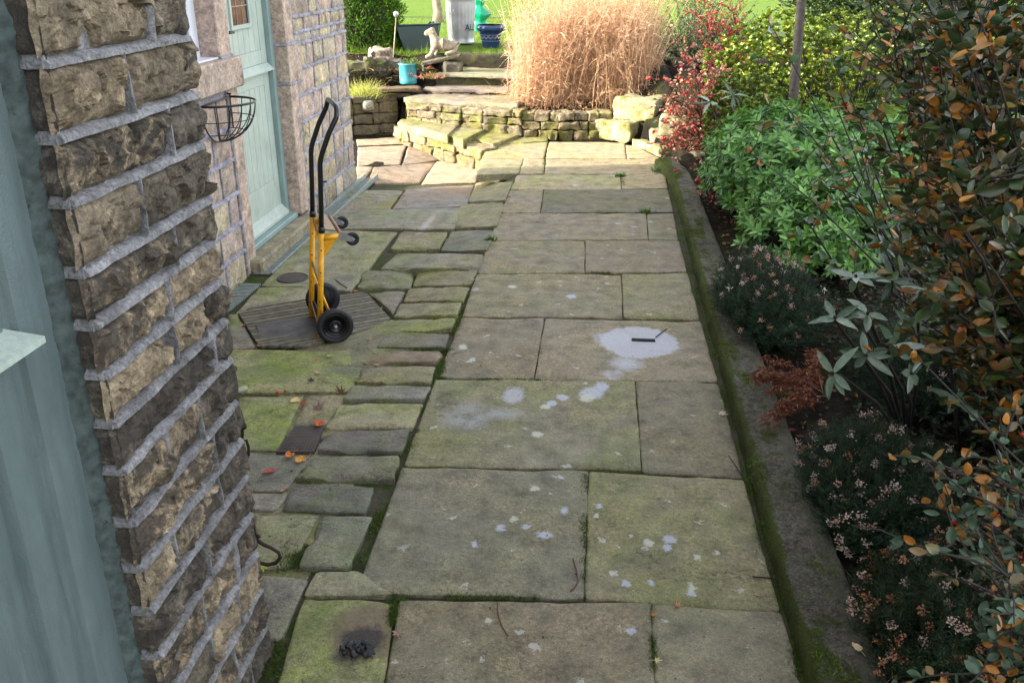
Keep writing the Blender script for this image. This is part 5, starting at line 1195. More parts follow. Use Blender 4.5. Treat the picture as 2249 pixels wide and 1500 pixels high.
# ------------------------------------------------------------------ stone dog lying on a tilted slab
dgb = AZ(975, 125, .76)
sl_ = empty('tilted_slab', dgb, 'weathered grey slab propped on a rock below the stone dog', 'stone slab')
a, b = AZ(932, 137, .56), AZ(1003, 112, .66); rzs = math.atan2(b[1]-a[1], b[0]-a[0])
mb = MB(); rock(mb, (dgb[0]-.03, dgb[1], .73), (.27, .13, .026), .15, (.16, .14, .11, .5), 33, .25, (12, 6, 3), .3); s1 = mb.build('slab', M['darkrock'], sl_); 
for v_ in s1.data.vertices: v_.co.z += .22*v_.co.x+.0
mb = MB(); rock(mb, (dgb[0]+.12, dgb[1]-.02, .6), (.13, .12, .1), .3, (.14, .125, .1, .4), 35, .3, (7, 6, 6), .5); mb.build('prop_stone', M['darkrock'], sl_)
def skinned(name, nodes, edges, m_, parent, sub=2, root=0):
    o0 = org(parent) if parent is not None else np.zeros(3)
    me = bpy.data.meshes.new(name); me.from_pydata([tuple(np.array(p)-o0) for p, r_ in nodes], edges, []); o = link(name, me, parent)
    sk_ = o.modifiers.new('skin', 'SKIN'); sv_ = me.skin_vertices[0].data
    for i, (p, r_) in enumerate(nodes): sv_[i].radius = r_ if isinstance(r_, tuple) else (r_, r_)
    sv_[root].use_root = True
    su = o.modifiers.new('sub', 'SUBSURF'); su.levels = su.render_levels = sub
    bpy.context.view_layer.update(); me2 = bpy.data.meshes.new_from_object(o.evaluated_get(bpy.context.evaluated_depsgraph_get())); o.modifiers.clear(); o.data = me2; me2.name = name
    ca = me2.color_attributes.new('tint', 'FLOAT_COLOR', 'POINT'); ca.data.foreach_set('color', np.tile(np.array([.36, .31, .23, .3], np.float32), len(me2.vertices)))
    me2.materials.clear(); me2.materials.append(m_)
    for p_ in me2.polygons: p_.use_smooth = True
    return o
def DG(x, y, off=0., Y=None):
    p = AY(x, y, (dgb[1] if Y is None else Y)+off); return p
dn = [(DG(988, 99), .085), (DG(976, 98), .08), (DG(965, 99), .085), (DG(957, 96), .08), (DG(953, 84), .06), (DG(949, 74), .05), (DG(944, 66), .056), (DG(938, 72), .042), (DG(933, 79), .028),
      (DG(996, 104, .03), .08), (DG(1000, 113, .0), .04), (DG(990, 117, -.08), .03), (DG(978, 119, -.1), .024),
      (DG(953, 105, -.06), .045), (DG(949, 116, -.09), .034), (DG(944, 124, -.11), .03), (DG(934, 127, -.13), .026),
      (DG(960, 105, .06), .04), (DG(962, 115, .05), .03), (DG(954, 121, .02), .026),
      (DG(951, 64, .05), .02), (DG(954, 73, .06), .016), (DG(950, 63, -.05), .02), (DG(953, 74, -.06), .016)]
ed = [(0, 1), (1, 2), (2, 3), (3, 4), (4, 5), (5, 6), (6, 7), (7, 8), (0, 9), (9, 10), (10, 11), (11, 12), (3, 13), (13, 14), (14, 15), (15, 16), (3, 17), (17, 18), (18, 19), (6, 20), (20, 21), (6, 22), (22, 23)]
tag(skinned('dog_statue', dn, ed, M['statue'], None), 'weathered stone dog statue lying with raised head on the tilted slab', 'statue')

# ------------------------------------------------------------------ lawn blades near the edge, grass fringe
n = 52000; X_ = RNG.uniform(-5.5, 1.5, n); Y_ = 13.1+RNG.random(n)**1.6*9; k = Y_ > lawn_edge(X_)-.02; X_, Y_ = X_[k], Y_[k]; n = len(X_)
P = np.stack([X_, Y_, lawn_z(X_, Y_)-.01], 1)
edge = np.clip(1-(Y_-lawn_edge(X_))/.35, 0, 1)
v, t_, c_ = blades(P, rdir(n, .5, 1), RNG.uniform(.03, .06, n)*(1+1.2*edge), .006, rcol(n, [(.1, .2, .015), (.2, .32, .03), (.27, .35, .06), (.07, .13, .012)], .3), RNG.normal(size=(n, 3))*.3, 2)
np_mesh('grass_blades', v, t_, c_, M['grass'], None, 'stuff')
n = 26000; X_ = RNG.uniform(2.6, 10, n); Y_ = RNG.uniform(8, 19, n); k = Y_ > lawn_edge(X_); X_, Y_ = X_[k], Y_[k]; n = len(X_)
v, t_, c_ = blades(np.stack([X_, Y_, lawn_z(X_, Y_)-.01], 1), rdir(n, .5, 1), RNG.uniform(.03, .07, n), .008, rcol(n, [(.1, .2, .015), (.2, .32, .03), (.25, .33, .05)], .3), RNG.normal(size=(n, 3))*.3, 2)
np_mesh('grass_blades', v, t_, c_, M['grass'], None, 'stuff')

# ------------------------------------------------------------------ planting
def stem_mesh(name, lines, m_, parent, n=6):
    mb = MB()
    for pts, r_ in lines: mb.tube(pts, r_, n)
    return mb.build(name, m_, parent)
def branch(a, d, L, n=6, wob=.12, up=0.):
    pts = [np.array(a, float)]; d = unit(np.array(d, float))
    for i in range(n):
        d = unit(d+RNG.normal(size=3)*wob+np.array([0, 0, up])); pts.append(pts[-1]+d*L/n)
    return pts
def tw(r0, n, k=.35): return list(np.linspace(r0, r0*k, n))
# big straw coloured ornamental grasses
def straw(label, c, sx, sy, Hh, n, lean=0.):
    g = empty('ornamental_grass', c, label, 'ornamental grass', 'straw grasses behind the curved wall'); c = np.array(c)
    base = c+np.stack([RNG.normal(0, sx, n), RNG.normal(0, sy, n), np.zeros(n)], 1); base[:, 0] = np.clip(base[:, 0], c[0]-1.9*sx, c[0]+1.9*sx)
    D = np.stack([(base[:, 0]-c[0])*.05+RNG.normal(0, .1, n)+lean, (base[:, 1]-c[1])*.25+RNG.normal(0, .1, n)-.04, np.ones(n)], 1)
    Lh = Hh*RNG.uniform(.45, 1.08, n); col = [(.52, .33, .19), (.62, .42, .26), (.42, .25, .14), (.7, .52, .36), (.54, .3, .19)]
    cc = rcol(n, col, .2); bend = np.stack([RNG.normal(.02, .14, n), RNG.normal(-.03, .14, n), -.08*np.ones(n)], 1)
    A = blades(base, D, Lh, .0075, cc, bend, 5, .4)
    # curled dry leaves all the way up each culm
    m = n*15; idx = RNG.integers(0, n, m); tt_ = RNG.uniform(.06, .97, m); Pp = base[idx]+unit(D[idx])*(Lh[idx]*tt_)[:, None]+bend[idx]*(Lh[idx]*tt_*tt_)[:, None]
    Dd = rdir(m, -.3, .75)*np.array([.8, .8, 1]); Bd = np.stack([RNG.normal(0, .35, m), RNG.normal(0, .35, m), -RNG.uniform(.3, 1.1, m)], 1)
    Bq = blades(Pp, Dd, RNG.uniform(.07, .21, m)*(1.2-.5*tt_), .0065, rcol(m, col+[(.8, .62, .42)], .25), Bd, 3, .15)
    # basal tangle
    m2 = n*2; Pp = c+np.stack([RNG.normal(0, sx*1.12, m2), RNG.normal(0, sy*1.15, m2), RNG.random(m2)*.2], 1)
    Cq = blades(Pp, rdir(m2, -.05, .9), RNG.uniform(.1, .28, m2), .007, rcol(m2, [(.5, .3, .16), (.62, .42, .24), (.35, .18, .1), (.7, .5, .3)], .25), np.stack([RNG.normal(0, .4, m2), RNG.normal(0, .4, m2), -RNG.uniform(.2, .7, m2)], 1), 3)
    v, t__, c__ = blades_join([A, Bq, Cq]); np_mesh('culms', v, t__, c__, M['straw'], g)
def blades_join(L):
    """quads only"""
    Vs, Ts, Cs = [], [], []; b = 0
    for v, t__, c__ in L: Vs.append(v); Ts.append(t__+b); Cs.append(c__); b += len(v)
    return np.concatenate(Vs), np.concatenate(Ts), np.concatenate(Cs)
straw('tall straw coloured grass clump beside the steps, left of the two', (-.76, 11.7, .3), .2, .16, 1.45, 820, .09)
straw('broad straw coloured grass clump above the raised stone block', (-.0, 11.9, .3), .28, .22, 1.6, 1250, .0)
g = empty('seedling_tree', (-1.42, 11.6, .4), 'bare thin pinkish sapling rising in front of the steps', 'sapling')
a = AY(1118, 205, 11.2); b = AY(1117, 95, 11.2)
M['pinktwig'] = mat_flat('pale_pink_twig', (.5, .28, .2), .7, var=.3)
L_ = [([a, AY(1114, 170, 11.2), AY(1117, 130, 11.2), AY(1119, 105, 11.2), b], [.008, .007, .006, .004, .003])]
for y, dx, dy in ((160, 18, -16), (128, 16, -8), (104, 14, -6), (175, 10, -14), (95, 5, -10), (95, -4, -12)): L_.append(([AY(1117, y, 11.2), AY(1117+dx*.6, y+dy, 11.22), AY(1117+dx, y+dy, 11.24)], [.004, .003, .002]))
stem_mesh('twig', L_, M['pinktwig'], g)

def clump(name, label, cat, c, spread, nst, cols, L, W, mat='leaf', height=.4, per=14, rosette=False, stemr=.004, stemm='darkbark', droop=.2, group=None, dirz=.6, out=.6, ddz=(.0, .9), up=.04, parent=None, density_top=.35):
    """shrub: stems fanning from the base, leaves all along / in rosettes at the tips"""
    c = np.array(c, float); g = empty(name, c, label, cat, group); SL = []; P = []; D = []; U = []
    for i in range(nst):
        an = random.uniform(0, 2*math.pi); rr = math.sqrt(random.random()); b = c+np.array([math.cos(an)*spread[0]*rr*.35, math.sin(an)*spread[1]*rr*.35, 0])
        tgt = c+np.array([math.cos(an)*spread[0]*rr, math.sin(an)*spread[1]*rr, height*random.uniform(density_top, 1.)*(1-.35*rr*rr)])
        mid = (b+tgt)/2+np.array([0, 0, height*.12]); pts = [b+(mid-b)*.0, b*.55+mid*.45, mid, mid*.5+tgt*.5+np.array([0, 0, .02]), tgt]; pts = [p+RNG.normal(size=3)*.012*(k > 0) for k, p in enumerate(pts)]
        SL.append((pts, tw(stemr, 5))); axis = unit(pts[-1]-pts[-2]); axis = unit(axis+np.array([0, 0, .5]))
        if rosette:
            e1 = unit(np.cross(axis, (1, 0, .2))); e2 = np.cross(axis, e1); ph = random.random()*6
            for k in range(per):
                a_ = ph+k*2.4; lift = .1+.75*(k/per); d = (e1*math.cos(a_)+e2*math.sin(a_))*(1-lift*.55)+axis*lift
                P.append(pts[-1]-axis*.022*(1-k/per)); D.append(d); U.append(axis)
        else:
            for k in range(per):
                t_ = random.uniform(.25, 1)*4; j = min(3, int(t_)); p = pts[j]*(1-(t_-j))+pts[j+1]*(t_-j); d = rdir(1, *ddz)[0]
                P.append(p+RNG.normal(size=3)*L*.3); D.append(d+axis*.4); U.append(unit(np.array([RNG.normal()*.4, RNG.normal()*.4, 1.])))
    n = len(P); v, t_, cc = leaves(P, D, U, L*RNG.uniform(.7, 1.15, n), W*RNG.uniform(.8, 1.15, n), rcol(n, cols, .22), droop*RNG.uniform(.3, 1.6, n)); np_mesh('foliage', v, t_, cc, M[mat], g)
    stem_mesh('stem', SL, M[stemm], g, 5) if nst < 140 else stem_mesh('stem', SL[:140], M[stemm], g, 4)
    return g, P
# variegated euonymus bushes (yellow-green) at the top right
EU = [(.06, .13, .015), (.13, .24, .025), (.035, .09, .012), (.42, .4, .03), (.26, .34, .035)]
clump('euonymus_bush', 'rounded yellow and green variegated bush behind the slim grey trunk', 'shrub', (1.9, 10.6, .15), (.85, .7), 620, EU, .05, .028, 'leaf', 1.35, 24, True, .005, droop=.1, group='variegated bushes')
clump('euonymus_bush', 'yellow tipped green bush beside the red berried shrub', 'shrub', (1.35, 9.3, .1), (.42, .5), 300, EU[:3]+[(.36, .33, .03)], .042, .024, 'leaf', .95, 22, True, .005, droop=.1, group='variegated bushes')
clump('euonymus_bush', 'paler yellow green bush at the lawn gap, farthest right', 'shrub', (3.0, 11.6, .25), (.95, .8), 520, [(.16, .22, .03), (.3, .33, .06), (.1, .17, .02), (.07, .13, .015)], .05, .028, 'leaf', 1.25, 20, True, .005, droop=.1, group='variegated bushes')
# glossy pale leaved skimmia / choisya mass
GL = [(.1, .25, .04), (.16, .36, .07), (.05, .15, .025), (.24, .44, .13), (.035, .1, .02), (.14, .27, .035)]
clump('skimmia_bush', 'large glossy mid green leafy bush filling the middle of the bed', 'shrub', (1.58, 7.3, .05), (.8, 1.2), 720, GL, .08, .03, 'leaf', .95, 14, True, .005, droop=.25, group='glossy bushes in the bed')
clump('skimmia_bush', 'low glossy green bush spilling towards the dark heather', 'shrub', (1.4, 5.95, .05), (.5, .55), 320, GL, .07, .026, 'leaf', .62, 13, True, .005, droop=.25, group='glossy bushes in the bed')
clump('skimmia_bush', 'glossy green bush glimpsed behind the orange leaved branches', 'shrub', (2.7, 7.2, .05), (.9, 1.0), 420, GL, .075, .028, 'leaf', .95, 12, True, .005, droop=.25, group='glossy bushes in the bed')
clump('skimmia_bush', 'narrow glossy green bush tight against the far kerb', 'shrub', (1.2, 7.9, .05), (.3, .55), 150, GL[:5]+[(.3, .08, .05)], .06, .022, 'leaf', .5, 12, True, .005, droop=.25, group='glossy bushes in the bed')
# rhododendron sprays with big blue-green leaves
RH = [(.12, .19, .12), (.17, .25, .17), (.08, .14, .08), (.22, .3, .22)]
def rhodo(label, heads, base, L=.13, W=.036, cols=RH):
    g = empty('rhododendron', base, label, 'shrub'); P, D, U, SL = [], [], [], []
    for (x, y, dist, nl, k, tilt) in heads:
        p = CP+unit(ray(x, y))*dist; ax_ = unit(np.array(tilt, float)); e1 = unit(np.cross(ax_, (1, .1, .2))); e2 = np.cross(ax_, e1); ph = random.random()*6
        SL.append(([np.array(base, float), np.array(base)*.5+p*.5+np.array([0, 0, .05]), p-ax_*.06, p+ax_*.015], [.009, .007, .005, .006]))
        for q in range(nl):
            a_ = ph+q*2.4+random.uniform(-.5, .5); lf = random.uniform(-.7, 1.1); P.append(p); D.append((e1*math.cos(a_)+e2*math.sin(a_))+ax_*lf); U.append(ax_)
    n = len(P); v, t_, cc = leaves(P, D, U, L*RNG.uniform(.55, 1.15, n), W*RNG.uniform(.6, .95, n), rcol(n, cols, .25), .3*RNG.uniform(-.4, 1.8, n), .8, big=True); np_mesh('foliage', v, t_, cc, M['leaf'], g); stem_mesh('stem', SL, M['darkbark'], g)
rhodo('sparse rhododendron with long grey green leaves beside the far kerb', [(1668, 390, 7.4, 9, 0, (-.5, -.3, 1)), (1700, 330, 7.5, 8, 0, (.3, -.3, 1)), (1618, 408, 7.2, 7, 0, (-.6, -.5, .6)), (1640, 350, 7.6, 5, 0, (0, -.2, 1)), (1740, 280, 7.4, 7, 0, (0, -.4, .8)), (1610, 210, 9., 8, 0, (0, -.3, 1)), (1560, 225, 9.1, 7, 0, (-.3, -.3, 1)), (1720, 300, 7.2, 6, 0, (.5, -.6, .4))], (1.25, 6.9, .05), .17, .048)
rhodo('low rhododendron with broad silvery leaves above the rusty bracken', [(1835, 700, 3.55, 8, 0, (-.5, -.6, .8)), (1905, 690, 3.6, 7, 0, (.0, -.5, 1)), (1830, 820, 3.3, 6, 0, (-.6, -.6, .4)), (1880, 610, 3.7, 7, 0, (-.3, -.4, 1)), (1960, 760, 3.6, 6, 0, (.3, -.6, .6)), (2040, 640, 3.6, 8, 0, (.5, -.4, 1)), (1900, 780, 3.55, 6, 0, (0, -.8, .3)), (2000, 820, 3.5, 6, 0, (.2, -.8, .4))], (1.35, 3.6, .05), .105, .04, [(.2, .27, .2), (.27, .34, .26), (.14, .2, .14), (.07, .12, .06)])
rhodo('dark drooping rhododendron in the shade of the orange branches', [(2000, 720, 3.9, 9, 0, (.1, -.6, .8)), (2090, 740, 3.9, 9, 0, (.1, -.6, .8)), (1960, 620, 4.2, 9, 0, (-.2, -.4, .8)), (2060, 560, 4.3, 9, 0, (.1, -.6, .8)), (2160, 800, 3.8, 9, 0, (.1, -.6, .8)), (2100, 880, 3.6, 8, 0, (.1, -.6, .8)), (2200, 700, 3.9, 8, 0, (.1, -.6, .8)), (1940, 540, 4.4, 8, 0, (.1, -.6, .8))], (1.9, 4.0, .05), .12, .036, [(.035, .06, .03), (.06, .1, .05), (.1, .15, .1)])
# cotoneaster with orange and green leaves and berries, close on the right
def cotoneaster(label, base, targets, nside, L, W, cols, berries, name='cotoneaster_shrub', bsize=.006, per=11, twig=.35):
    g = empty(name, base, label, 'shrub'); SL, P, D, U, BP = [], [], [], [], []
    for (x, y, dist) in targets:
        tgt = CP+unit(ray(x, y))*dist; b = np.array(base)+RNG.normal(size=3)*(.1, .1, .01); mid = b*.5+tgt*.5+np.array([0, 0, .12]); n_ = 9
        main = [(1-t)**2*b+2*t*(1-t)*mid+t*t*tgt+RNG.normal(size=3)*.008*(t > 0) for t in np.linspace(0, 1, n_)]; SL.append((main, tw(.008, n_, .25)))
        for k in range(nside):
            t_ = random.uniform(.3, 1.)*(n_-1); j = min(n_-2, int(t_)); p = main[j]*(1-(t_-j))+main[j+1]*(t_-j); d = unit(unit(main[j+1]-main[j])+rdir(1, -.4, .7)[0]*1.1)
            br = branch(p, d, random.uniform(.12, .3)*twig/.35, 5, .16); SL.append((br, tw(.0028, 6, .4)))
            for q in range(per):
                i = random.randrange(1, 6); s_ = random.random(); pp = br[i-1]*(1-s_)+br[i]*s_; dd = rdir(1, -.5, .8)[0]+.5*unit(br[i]-br[i-1])
                P.append(pp); D.append(dd); U.append(rdir(1, .1, 1)[0])
            if random.random() < berries: BP.append(br[random.randrange(2, 6)]+np.array([0, 0, -.004]))
    n = len(P); v, t_, cc = leaves(P, D, U, L*RNG.uniform(.55, 1.2, n), W*RNG.uniform(.7, 1.2, n), rcol(n, cols, .3), .1*RNG.uniform(-.5, 2, n), big=True); np_mesh('foliage', v, t_, cc, M['leaf'], g)
    stem_mesh('branches', SL, M['darkbark'], g, 5); bm_ = None
    for p in BP[:60]:
        if bm_ is None:
            mb = MB(); mb.lathe((0, 0, 0), [(0, -bsize), (bsize*.7, -bsize*.7), (bsize, 0), (bsize*.75, bsize*.7), (bsize*.2, bsize*.95), (0, bsize*.8)], 12); mb.lathe((bsize*1.7, bsize*.6, bsize*.5), [(0, -bsize), (bsize*.7, -bsize*.7), (bsize, 0), (bsize*.75, bsize*.7), (0, bsize*.85)], 10); bo = mb.build('berry', M['berry'], None); bm_ = bo.data; bo.parent = g
        else: bo = bpy.data.objects.new('berry', bm_); COL.objects.link(bo); bo.parent = g
        bo.location = Vector(p-org(g)); bo.rotation_euler = (random.random(), random.random(), random.random()*6)
    return g
OR = [(.3, .11, .015), (.38, .17, .025), (.02, .04, .012), (.03, .045, .015), (.03, .05, .012), (.02, .045, .012), (.04, .07, .015), (.12, .06, .02), (.025, .05, .02), (.06, .08, .03), (.04, .05, .015), (.015, .03, .01)]
DK = [(.02, .045, .015), (.035, .07, .02), (.05, .09, .03), (.3, .12, .02), (.1, .11, .03)]
T1 = [(random.uniform(2070, 2330), random.uniform(-60, 760), random.uniform(1.9, 3.1)) for _ in range(60)]
cotoneaster('cotoneaster with orange autumn leaves and red berries crowding the right edge', (1.75, 2.6, .05), T1, 17, .042, .023, OR, .2, per=16)
T2 = [(random.uniform(1900, 2120), random.uniform(-30, 420), random.uniform(2.6, 3.8)) for _ in range(26)]
cotoneaster('dark green leafy cotoneaster branches reaching left across the bed', (1.8, 3.5, .05), T2, 13, .04, .022, DK, .08, per=13)
T3 = [(1690, 60, 4.6), (1760, 20, 4.8), (1710, 220, 4.4), (1640, 330, 4.6), (1830, 120, 4.4), (1790, 330, 4.2), (1700, 400, 4.2), (1880, 420, 4.0), (1860, 250, 4.2), (1960, 330, 3.9), (1930, 500, 3.8)]
cotoneaster('long arching bare stems with a few round green leaves in mid bed', (1.75, 4.3, .05), T3, 6, .055, .034, [(.035, .09, .02), (.05, .12, .03), (.12, .18, .12), (.3, .12, .02)], .05, per=5)
T4 = [(random.uniform(2080, 2300), random.uniform(900, 1500), random.uniform(1.7, 2.3)) for _ in range(16)]
cotoneaster('low dark leaved cotoneaster with scattered berries in the lower right corner', (1.5, 1.9, .05), T4, 11, .032, .018, [(.03, .06, .03), (.05, .09, .05), (.08, .13, .08), (.35, .14, .02)], .2, per=11)
# red leaved cotoneaster at the far end of the kerb
RD = [(.35, .03, .03), (.5, .08, .05), (.4, .14, .06), (.06, .1, .05), (.55, .25, .16), (.09, .13, .08), (.5, .3, .2)]
T5 = [(random.uniform(1470, 1590), random.uniform(110, 395), random.uniform(9.3, 10.3)) for _ in range(34)]
cotoneaster('red and pink leaved cotoneaster trailing over the lit stone stack', (1.15, 9.9, .1), T5, 8, .045, .028, RD, .45, bsize=.014, per=11, twig=.5)
T6 = [(random.uniform(1525, 1640), random.uniform(300, 500), random.uniform(7.2, 9.3)) for _ in range(26)]
cotoneaster('low dark and red leaved cotoneaster hugging the far kerb', (1.15, 8.7, .06), T6, 6, .04, .025, [(.1, .05, .04), (.4, .08, .05), (.06, .09, .05), (.04, .06, .03)], .3, bsize=.012, per=9)
T7 = [(1520, 0, 12.), (1535, -20, 12.), (1560, 10, 12.), (1598, 0, 12.2), (1605, -20, 12.2), (1545, 40, 11.8), (1530, 80, 11.6), (1600, 60, 12.)]
cotoneaster('upright berberis stems dotted with red leaves at the top of the bed', (1.75, 11.9, .3), T7, 22, .035, .02, [(.4, .05, .04), (.5, .12, .05), (.35, .2, .12)], .4, name='berberis', bsize=.012, per=9)
# dark filler evergreens behind
clump('evergreen_shrub', 'dark feathery evergreen behind the straw grasses and red stems', 'shrub', (1.2, 13.4, .4), (1.2, .6), 300, [(.02, .045, .02), (.05, .08, .04), (.2, .2, .12), (.1, .12, .07)], .05, .014, 'needle', 1.3, 36, False, .006)
clump('evergreen_shrub', 'dark evergreen mass at the back of the bed beyond the lawn gap', 'shrub', (5.4, 17.5, .5), (3.2, .9), 420, [(.02, .04, .015), (.04, .07, .02), (.08, .11, .03)], .09, .05, 'leaf', 1.9, 26, False, .01)
clump('conifer_shrub', 'small bright green conifer rising between the two grass clumps', 'shrub', (-.35, 13.6, .6), (.3, .3), 110, [(.1, .2, .03), (.16, .26, .05), (.06, .12, .02)], .05, .012, 'needle', 1.0, 40, False, .006)
# slim tree trunk
g = empty('slim_tree', (2.05, 9.6, .1), 'slim grey brown trunk rising straight out of the bed', 'tree')
a = AY(1738, 285, 9.6); b = AY(1770, -150, 9.6); MB().tube([np.array([a[0]-.02, 9.6, .0]), a, AY(1747, 150, 9.6), AY(1758, 30, 9.6), b, b+np.array([.1, 0, .8])], [.06, .052, .048, .045, .04, .03], 12).build('trunk', M['bark'], g)
SL = [(branch(b+np.array([0, 0, .2*k]), rdir(1, .1, .9)[0], .9, 6), tw(.018, 7)) for k in range(5)]; stem_mesh('limb', SL, M['bark'], g)
# heather mounds
def heather(label, c, rx, ry, h, n, flowers, fcols, cols=((.014, .035, .022), (.022, .05, .028), (.04, .07, .03)), lean=(0, 0), lit=0):
    c = np.array(c, float); g = empty('heather', c, label, 'heather', 'heather mounds along the bed')
    an = RNG.uniform(0, 2*math.pi, n); rr = np.sqrt(RNG.random(n)); top = np.stack([np.cos(an)*rx*rr+lean[0]*.3, np.sin(an)*ry*rr+lean[1]*.3, h*(1-.5*rr**2)*RNG.uniform(.5, 1.12, n)*np.array([1+.5*MN.noise(Vector((math.cos(q)*r__*3, math.sin(q)*r__*3, c[1]))) for q, r__ in zip(an, rr)])], 1); b0 = np.stack([np.cos(an)*rx*rr*.4, np.sin(an)*ry*rr*.4, np.zeros(n)], 1)
    m = 42; t_ = RNG.uniform(.35, 1, (n, m)); Pp = (b0[:, None]*(1-t_[..., None])+top[:, None]*t_[..., None]).reshape(-1, 3)+RNG.normal(size=(n*m, 3))*.007
    ax_ = unit(top-b0); Dd = np.repeat(ax_, m, 0)*.6+rdir(n*m, -.2, .8)
    A = blades(c+Pp, Dd, RNG.uniform(.012, .028, n*m), .0032, rcol(n*m, cols, .35), RNG.normal(size=(n*m, 3))*.15, 1, .2); np_mesh('needles', *A, M['needle'], g)
    st_ = blades(c+b0, top-b0, np.linalg.norm(top-b0, axis=1), .003, rcol(n, [(.05, .03, .02)], .2), np.zeros((n, 3)), 2, .5); np_mesh('stem', *st_, M['needle'], g)
    vis = np.where(rr > (.0))[0]; sel = RNG.choice(vis, flowers, False); q = 26; Fp = np.repeat(c+top[sel], q, 0)+RNG.normal(size=(flowers*q, 3))*(.0075, .0075, .0075)
    Fd = rdir(flowers*q, -.3, 1); fc = np.repeat(rcol(flowers, fcols, .2), q, 0); v, tt_, cc = leaves(Fp, Fd, rdir(flowers*q, -.2, 1), .0085, .0065, fc); np_mesh('blossom', v, tt_, cc, M['leafm'], g, 'stuff')
FL = [(.5, .33, .28), (.6, .48, .42), (.4, .2, .12), (.66, .58, .54), (.45, .26, .2)]
FB = [(.4, .18, .09), (.5, .28, .18), (.3, .12, .06), (.55, .4, .35)]
heather('dark green heather mound with pink flowers beside the middle kerb', (.97, 5.05, .03), .33, .72, .38, 1500, 90, FL, lean=(0, 0))
heather('heather mound with pale pink flower heads below the rusty bracken', (1.1, 3.05, .03), .33, .55, .3, 1600, 130, FL)
heather('wide dark heather mound with brown seed heads in the lower right', (1.08, 2.3, .03), .27, .5, .22, 1300, 110, FB, ((.012, .03, .018), (.02, .045, .02), (.04, .06, .02)))
heather('dark heather filling the bed under the orange branches', (1.6, 2.5, .03), .35, .8, .3, 900, 30, FB)
heather('dark green heather behind the rusty bracken', (1.55, 4.1, .03), .4, .6, .34, 800, 12, FL)
clump('evergreen_shrub', 'dark leafy shrub under the orange branches at the right edge', 'shrub', (1.95, 3.3, .05), (.5, .9), 420, [(.02, .045, .02), (.04, .07, .03), (.08, .12, .07), (.012, .03, .015)], .04, .018, 'leaf', .6, 26, False, .005)
# pink flowers leaning over the kerb at the middle mound
# rusty bracken fronds draped on the kerb
g = empty('bracken', (.86, 3.75, .1), 'clump of dead rusty brown bracken draped over the kerb', 'dead fern')
SL, Fs = [], []
for k in range(24):
    st_p = np.array([.98+random.uniform(-.05, .06), 3.85+random.uniform(-.1, .12), .12+random.random()*.08]); ex, ey = random.choice([(1680, 930), (1670, 800), (1690, 860), (1730, 900), (1740, 780), (1760, 840), (1655, 830), (1700, 910), (1790, 770), (1800, 850)]); e_ = AZ(ex+random.uniform(-15, 15), ey+random.uniform(-12, 12), random.uniform(.1, .17)); mid = (st_p+e_)/2+np.array([0, 0, random.uniform(.03, .1)])
    pts = [(1-t)**2*st_p+2*t*(1-t)*mid+t*t*e_ for t in np.linspace(0, 1, 9)]; SL.append((pts, tw(.0024, 9, .4)))
    for q in range(150):
        t_ = random.uniform(.2, 1)*8; j = min(7, int(t_)); Fs.append(pts[j]*(1-(t_-j))+pts[j+1]*(t_-j)+RNG.normal(size=3)*.011)
n = len(Fs); v, tt_, cc = leaves(Fs, rdir(n, -.6, .5), rdir(n, -.2, 1), RNG.uniform(.012, .028, n), .007, rcol(n, [(.14, .04, .018), (.2, .065, .03), (.09, .03, .015), (.26, .11, .06)], .3), .6); np_mesh('fronds', v, tt_, cc, M['dry'], g); stem_mesh('stalk', SL, M['redtwig'], g, 5)
# conifer beside the house corner
g = empty('conifer', AZ(805, 160, .4), 'dense green columnar conifer with a brown patch beyond the house corner', 'conifer')
c = np.array([-3.62, 13.75, .45]); n = 15000; a_ = RNG.uniform(0, 2*math.pi, n); z_ = RNG.random(n)**.9*1.9; rad = (.6*(1-(z_/3.2)**2)*(.72+.3*RNG.random(n)))*(.6+.4*np.minimum(1, z_/.3)); lump = np.array([1+.18*MN.noise(Vector((math.cos(q)*2.2, math.sin(q)*2.2, zz*3))) for q, zz in zip(a_, z_)])
P = c+np.stack([np.cos(a_)*rad*lump, np.sin(a_)*rad*lump, z_], 1); D = np.stack([np.cos(a_), np.sin(a_), np.full(n, .9)], 1)+RNG.normal(size=(n, 3))*.35
cc = rcol(n, [(.06, .16, .01), (.12, .26, .02), (.04, .1, .01), (.16, .3, .03)], .25)
br = (np.array([MN.noise(Vector((p[0]*2.2, p[1]*2.2, p[2]*1.6+3))) for p in P]) > .2) & (P[:, 0] < c[0]+.1); cc[br] = rcol(int(br.sum()), [(.16, .07, .05), (.1, .045, .03), (.2, .12, .06)], .2)
v, tt_, cc = leaves(P, D, rdir(n, -1, 1), RNG.uniform(.04, .08, n), .022, cc, .1); np_mesh('foliage', v, tt_, cc, M['needle'], g)
MB().tube([c-np.array([0, 0, .1]), c+np.array([0, 0, 1.8])], [.07, .03], 8).build('trunk', M['bark'], g)
MB().lathe(c, [(0, .05), (.3, .1), (.42, .6), (.36, 1.2), (.2, 1.7), (0, 1.9)], 12, col=(.02, .04, .01, 1)).build('inner_twigs', M['darkbark'], g)
